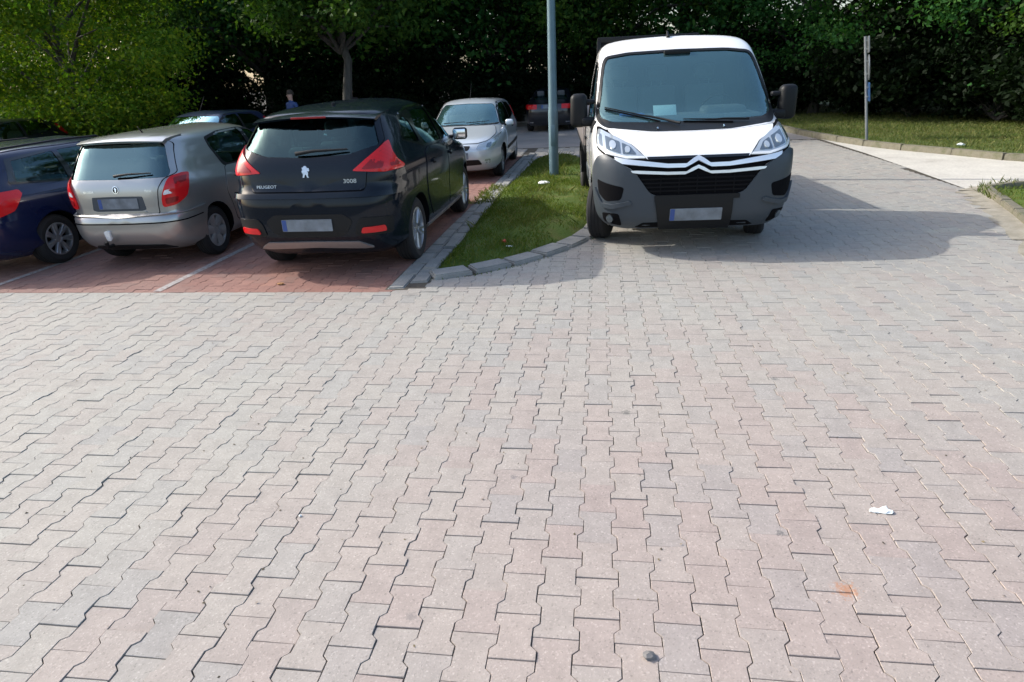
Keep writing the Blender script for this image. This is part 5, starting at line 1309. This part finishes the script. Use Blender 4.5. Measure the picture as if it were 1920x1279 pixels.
# ------------------------------------------------------------------ grass
def grass(name, poly, n, h, mat, label, zf, seed, keep=None, wid=.006):
    r = np.random.default_rng(seed); xs = [p[0] for p in poly]; ys = [p[1] for p in poly]
    P = np.c_[r.uniform(min(xs), max(xs), n), r.uniform(min(ys), max(ys), n)]
    P = P[in_np(P[:, 0], P[:, 1], poly)]
    if keep is not None: P = P[keep(P)]
    n = len(P); Z = zf(P); hh = h*(.35+.9*r.random(n)**1.6); a = r.uniform(0, 2*math.pi, n); lean = r.normal(0, .5, (n, 2))*hh[:, None]
    d = np.c_[np.cos(a), np.sin(a)]*(wid*(.6+.8*r.random(n)))[:, None]
    b0 = np.c_[P-d, Z]; b1 = np.c_[P+d, Z]; m1 = np.c_[P+lean*.45+d*.6, Z+hh*.62]; tip = np.c_[P+lean, Z+hh]
    V = np.stack([b0, b1, m1, tip], 1).reshape(-1, 3)
    return tag(link(name, quads_mesh(name, V, mat)), label, 'grass', kind='stuff')
def mound_z(poly, h):
    def f(P):
        best = np.full(len(P), 9.0)
        for i in range(len(poly)):
            a, b_ = np.array(poly[i-1]), np.array(poly[i]); ab = b_-a
            t = np.clip(((P-a)@ab)/(ab@ab), 0, 1); best = np.minimum(best, np.linalg.norm(P-a-t[:, None]*ab, axis=1))
        d = np.minimum(1, best/.25); return .004+h*d*(2-d)
    return f
isl_z = mound_z(ISL, .07)
clump = lambda P: (np.sin(P[:, 0]*5.1+1)*np.sin(P[:, 1]*4.3)+np.sin(P[:, 0]*11+P[:, 1]*7)*.5+rng.normal(0, .5, len(P))) > -.55
grass('island_grass', ISL, 62000, .042, 'blade', 'short green grass on the island beside the van', isl_z, 1, lambda P: (np.sin(P[:, 0]*4.1+.5)+np.sin(P[:, 1]*2.7+1)+np.sin(P[:, 0]*9+P[:, 1]*6)*.6+rng.normal(0, .8, len(P))) > -.7, .0045)
grass('island_tall_grass', ISL, 5000, .11, 'blade_dry', 'taller dry stalks among the island grass', isl_z, 2, lambda P: ((np.sin(P[:, 0]*6.3+2)+np.sin(P[:, 1]*3.1)+np.sin(P[:, 0]*3+P[:, 1]*7)*.7) > -.1) & (P[:, 1] > 5.0), .0042)
grass('patch_grass', GP, 150000, .05, 'blade', 'short green grass on the patch beside the sandy kerb', mound_z(GP, .06), 3, lambda P: (P[:, 0] < 8.0) & (P[:, 1] > -1.5), .005)
VG = [(5.15, 24.0), (5.4, 18.3), (5.75, 15.7), (6.2, 14.0), (7.0, 12.45), (7.6, 11.4), (9, 10.95), (14, 11.6), (14, 18), (9, 24)]
grass('verge_grass', VG, 52000, .07, 'blade_dry', 'dry grass on the verge below the sign', lambda P: np.full(len(P), .095), 4, None, .008)
WEED = [(-2.18, 8.1), (-1.72, 8.0), (-1.74, 9.6), (-2.05, 9.9)]
grass('slab_weeds', WEED, 1500, .07, 'blade_dry', 'tufts of weeds over the grey slabs beside the bays', lambda P: np.full(len(P), .02), 5, clump, .006)
EDGE = [(5.0, 7.4), (5.25, 8.6), (5.9, 8.75), (6.0, 8.5), (5.45, 8.4), (5.2, 7.4)]
grass('kerb_weeds', EDGE, 700, .12, 'blade_dry', 'weeds at the corner of the sandy kerb', lambda P: np.full(len(P), .02), 6, clump, .006)
# moss and tufts in the joint outside the curved kerb
MOSS = [(-1.98, 4.1), (-1.3, 4.35), (-.72, 4.9), (-.2, 5.85), (-.26, 5.9), (-.78, 4.98), (-1.33, 4.44), (-1.9, 4.22)]
grass('kerb_moss', MOSS, 2600, .022, 'blade', 'moss in the joint outside the curved kerb', lambda P: np.full(len(P), .0), 7, clump, .006)

# ------------------------------------------------------------------ lamp post, sign, people, litter
def lamp_post():
    p = ground(1039, 331, .05); r = tag(empty('lamp_post', (p.x, p.y, .04)), 'tall blue-grey steel lamp post on the grass island', 'lamp post')
    bm = bmesh.new(); lathe = [(0.088, 0), (0.088, 1.15), (.083, 1.2), (.078, 1.25), (.068, 3.4), (.055, 6.0)]
    k = 20; rings = [[bm.verts.new((q*math.cos(2*math.pi*i/k), q*math.sin(2*math.pi*i/k), z)) for i in range(k)] for q, z in lathe]
    for a, b_ in zip(rings, rings[1:]):
        for i in range(k): bm.faces.new((a[i], a[(i+1) % k], b_[(i+1) % k], b_[i]))
    bm.faces.new(rings[-1]); link('pole', bm_mesh('pole', bm, 40), 'steel_pole', r)
    box('service_door', (0, -.085, .75), (.085, .014, .36), 'steel_pole', r, None, .006)
    tube('base_collar', [(0, 0, -.03), (0, 0, .03)], .115, 'steel_pole', r, 20)
    tube('lamp_arm', [(0, 0, 5.95), (.0, -.25, 6.25), (0, -.9, 6.4)], [.04, .035, .03], 'steel_pole', r)
    hd = box('lamp_head', (0, -1.2, 6.42), (.28, .62, .12), 'steel_pole', r, None, .05, 3); box('lamp_lens', (0, -1.2, 6.355), (.2, .48, .02), 'lamp_glass', hd, None, .008)
lamp_post()
def sign_post():
    p = ground(1625, 262, .1); r = tag(empty('sign_post', (p.x, p.y, .09), R_(-17)), 'grey sign post on the dry verge, its signs seen edge-on', 'sign')
    r.rotation_euler = (0, R_(-9), R_(-17))
    tube('post', [(0, 0, -.05), (0, 0, 1.2), (-.006, 0, 2.24)], .032, 'steel_sign', r, 14)
    def plate_(name, cz, w, hgt, mat, round_=False):
        # plates face along +X (across the view) and are fixed on the far side of the post
        bm = bmesh.new(); k = 26
        P = [(.5*w*math.cos(2*math.pi*i/k), cz+.5*hgt*math.sin(2*math.pi*i/k)) for i in range(k)] if round_ else round_poly([(-w/2, cz-hgt/2), (w/2, cz-hgt/2), (w/2, cz+hgt/2), (-w/2, cz+hgt/2)], .03)
        prism(bm, [(.045, y, z) for y, z in P], [(.066, y, z) for y, z in P]); o = link(name, bm_mesh(name, bm, 40), mat, r)
        for dz in (-hgt*.25, hgt*.25): box('bracket', (.03, 0, cz+dz), (.05, .09, .03), 'steel_sign', o, None, .004)
    plate_('sign_plate', 2.06, .5, .34, 'sign_back'); plate_('sign_disc', 1.58, .54, .54, 'sign_back', True); plate_('sign_plate', 1.06, .5, .40, 'sign_blue')
sign_post()

def person(loc, rz, shirt, label):
    root = tag(empty('person', loc, rz), label, 'person', None)
    J = {'pel': (0, 0, .95), 'che': (0, .0, 1.28), 'nek': (0, .0, 1.47), 'hed': (0, .02, 1.60), 'top': (0, .01, 1.70),
         'hl': (.10, 0, .90), 'kl': (.11, .03, .50), 'al': (.12, -.02, .09), 'tl': (.13, .13, .04), 'hr': (-.10, 0, .90), 'kr': (-.11, .02, .50), 'ar': (-.12, -.03, .09), 'tr': (-.13, .12, .04),
         'sl': (.19, 0, 1.40), 'el': (.25, -.03, 1.13), 'wl': (.24, .06, .90), 'fl': (.235, .09, .80), 'sr': (-.19, 0, 1.40), 'er': (-.25, -.02, 1.13), 'wr': (-.23, .08, .91), 'fr': (-.225, .11, .81)}
    rad = {'pel': .14, 'che': .145, 'nek': .055, 'hed': .085, 'top': .07, 'hl': .095, 'kl': .06, 'al': .045, 'tl': .04, 'hr': .095, 'kr': .06, 'ar': .045, 'tr': .04, 'sl': .062, 'el': .045, 'wl': .032, 'fl': .03, 'sr': .062, 'er': .045, 'wr': .032, 'fr': .03}
    E_ = [('pel', 'che'), ('che', 'nek'), ('nek', 'hed'), ('hed', 'top'), ('pel', 'hl'), ('hl', 'kl'), ('kl', 'al'), ('al', 'tl'), ('pel', 'hr'), ('hr', 'kr'), ('kr', 'ar'), ('ar', 'tr'), ('che', 'sl'), ('sl', 'el'), ('el', 'wl'), ('wl', 'fl'), ('che', 'sr'), ('sr', 'er'), ('er', 'wr'), ('wr', 'fr')]
    ks = list(J); me = bpy.data.meshes.new('figure'); me.from_pydata([J[k] for k in ks], [(ks.index(a), ks.index(b_)) for a, b_ in E_], [])
    ob = bpy.data.objects.new('figure', me); COL.objects.link(ob)
    sk = ob.modifiers.new('skin', 'SKIN'); ob.modifiers.new('sub', 'SUBSURF').levels = 2
    for i, k in enumerate(ks):
        me.skin_vertices[0].data[i].radius = (rad[k]*(1.0), rad[k]*(.8 if k in ('che', 'pel') else 1)); me.skin_vertices[0].data[i].use_root = (k == 'pel')
    bpy.context.view_layer.update(); dg = bpy.context.evaluated_depsgraph_get(); m2 = bpy.data.meshes.new_from_object(ob.evaluated_get(dg), depsgraph=dg)
    bpy.data.objects.remove(ob)
    m2.materials.clear()
    for m in ('skin', shirt, 'trousers', 'plastic_black'): m2.materials.append(M[m])
    for p in m2.polygons:
        z, x = p.center.z, abs(p.center.x)
        p.material_index = 0 if (z > 1.47 or (x > .19 and z < 1.18)) else (1 if z > .96 or (x > .17 and z > .9) else (2 if z > .10 else 3))
        p.use_smooth = True
    b = link('figure', m2, None, root)
    bm = bmesh.new(); bmesh.ops.create_uvsphere(bm, u_segments=16, v_segments=10, radius=.098)
    for v in bm.verts: v.co = Vector((v.co.x*.95, v.co.y*1.08-.012, v.co.z*1.05+1.665))
    bmesh.ops.delete(bm, geom=[v for v in bm.verts if v.co.z < 1.63 and v.co.y > -.02], context='VERTS')
    link('hair', bm_mesh('hair', bm, 60), 'hair', root)
    bm = bmesh.new(); box_bm(bm, Vector((0, .105, 1.60)), (.024, .03, .04), None, .008); 
    for s in (-1, 1): box_bm(bm, Vector((s*.085, .01, 1.60)), (.016, .035, .055), None, .006)
    link('nose_and_ears', bm_mesh('nose_and_ears', bm, 60), 'skin', root)
    return root
c = aty(545, 186, 17.2); person((c.x, 17.2, 0), R_(150), 'shirt_blue', 'person in a blue top standing beyond the navy hatchback')
c = aty(657, 176, 20.4); person((c.x, 20.4, 0), R_(200), 'shirt_dark', 'person in dark clothes standing beside the bare trunk')

def crumple(name, loc, s, mat, label, cat, seed, sub=2):
    bm = bmesh.new(); bmesh.ops.create_icosphere(bm, subdivisions=sub, radius=.5); r = np.random.default_rng(seed)
    for v in bm.verts: v.co *= 1+r.normal(0, .16); v.co = Vector((v.co.x*s[0], v.co.y*s[1], max(-.35, v.co.z)*s[2]))
    o = link(name, bm_mesh(name, bm, 20), mat); o.location = (*loc[:2], loc[2]+.35*s[2]); return tag(o, label, cat)
g = ground(1216, 1233); crumple('pebble', (g.x, g.y, 0), (.042, .034, .024), 'stone_grey', 'dark grey pebble lying alone on the pinkish pavers', 'stone', 1)
g = ground(1640, 959); crumple('paper_scrap', (g.x, g.y, .001), (.045, .035, .012), 'paper_white', 'smaller white paper scrap on the pavers', 'litter', 2)
g = ground(1660, 960); crumple('paper_scrap', (g.x, g.y, .001), (.06, .045, .016), 'paper_white', 'larger white paper scrap on the pavers', 'litter', 3)
g = ground(563, 968); crumple('pebble', (g.x, g.y, 0), (.014, .013, .009), 'paper_white', 'tiny white pebble on the grey pavers', 'stone', 4)
g = ground(1020, 346, .08); crumple('crushed_cup', (g.x, g.y, .08), (.22, .10, .07), 'paper_white', 'crumpled white paper on the island grass by the lamp post', 'litter', 5)
g = ground(945, 456, .07); crumple('wrapper', (g.x, g.y, .08), (.06, .05, .04), 'wrap_red', 'small red wrapper on the island grass', 'litter', 6)
g = ground(955, 463, .07); crumple('paper_scrap', (g.x, g.y, .07), (.09, .03, .02), 'paper_white', 'white strip of paper next to the red wrapper', 'litter', 7)
g = ground(526, 534); crumple('dry_leaf', (g.x, g.y, .003), (.07, .05, .02), 'leaf_brown', 'dry brown leaf on the red paving behind the crossover', 'leaf', 8)
g = ground(1800, 276, .1); crumple('paper_scrap', (g.x, g.y, .13), (.16, .10, .06), 'paper_white', 'white litter lying on the dry verge', 'litter', 9)

# grit, leaf crumbs and seeds blown over the pavers
def grit():
    r = np.random.default_rng(77); n = 700
    P = np.c_[r.uniform(-7, 5, n), r.uniform(-.6, 6.5, n)]; P = P[~in_np(P[:, 0], P[:, 1], ISL) & ~in_np(P[:, 0], P[:, 1], GP)]
    C = np.c_[P, np.full(len(P), .003)]; V = leaf_quads(C, .012, r, 1.2, .7)
    V[:, 2] = np.clip(V[:, 2], .0012, .012)
    tag(link('grit', quads_mesh('grit', V, 'grit')), 'fine grit and leaf crumbs scattered over the pavers', 'grit', kind='stuff')
leaf_mat('grit', [(0.0, (0.05, 0.045, 0.035)), (0.5, (0.12, 0.10, 0.07)), (0.85, (0.22, 0.18, 0.10)), (1.0, (0.5, 0.48, 0.42))], 0.0)
grit()
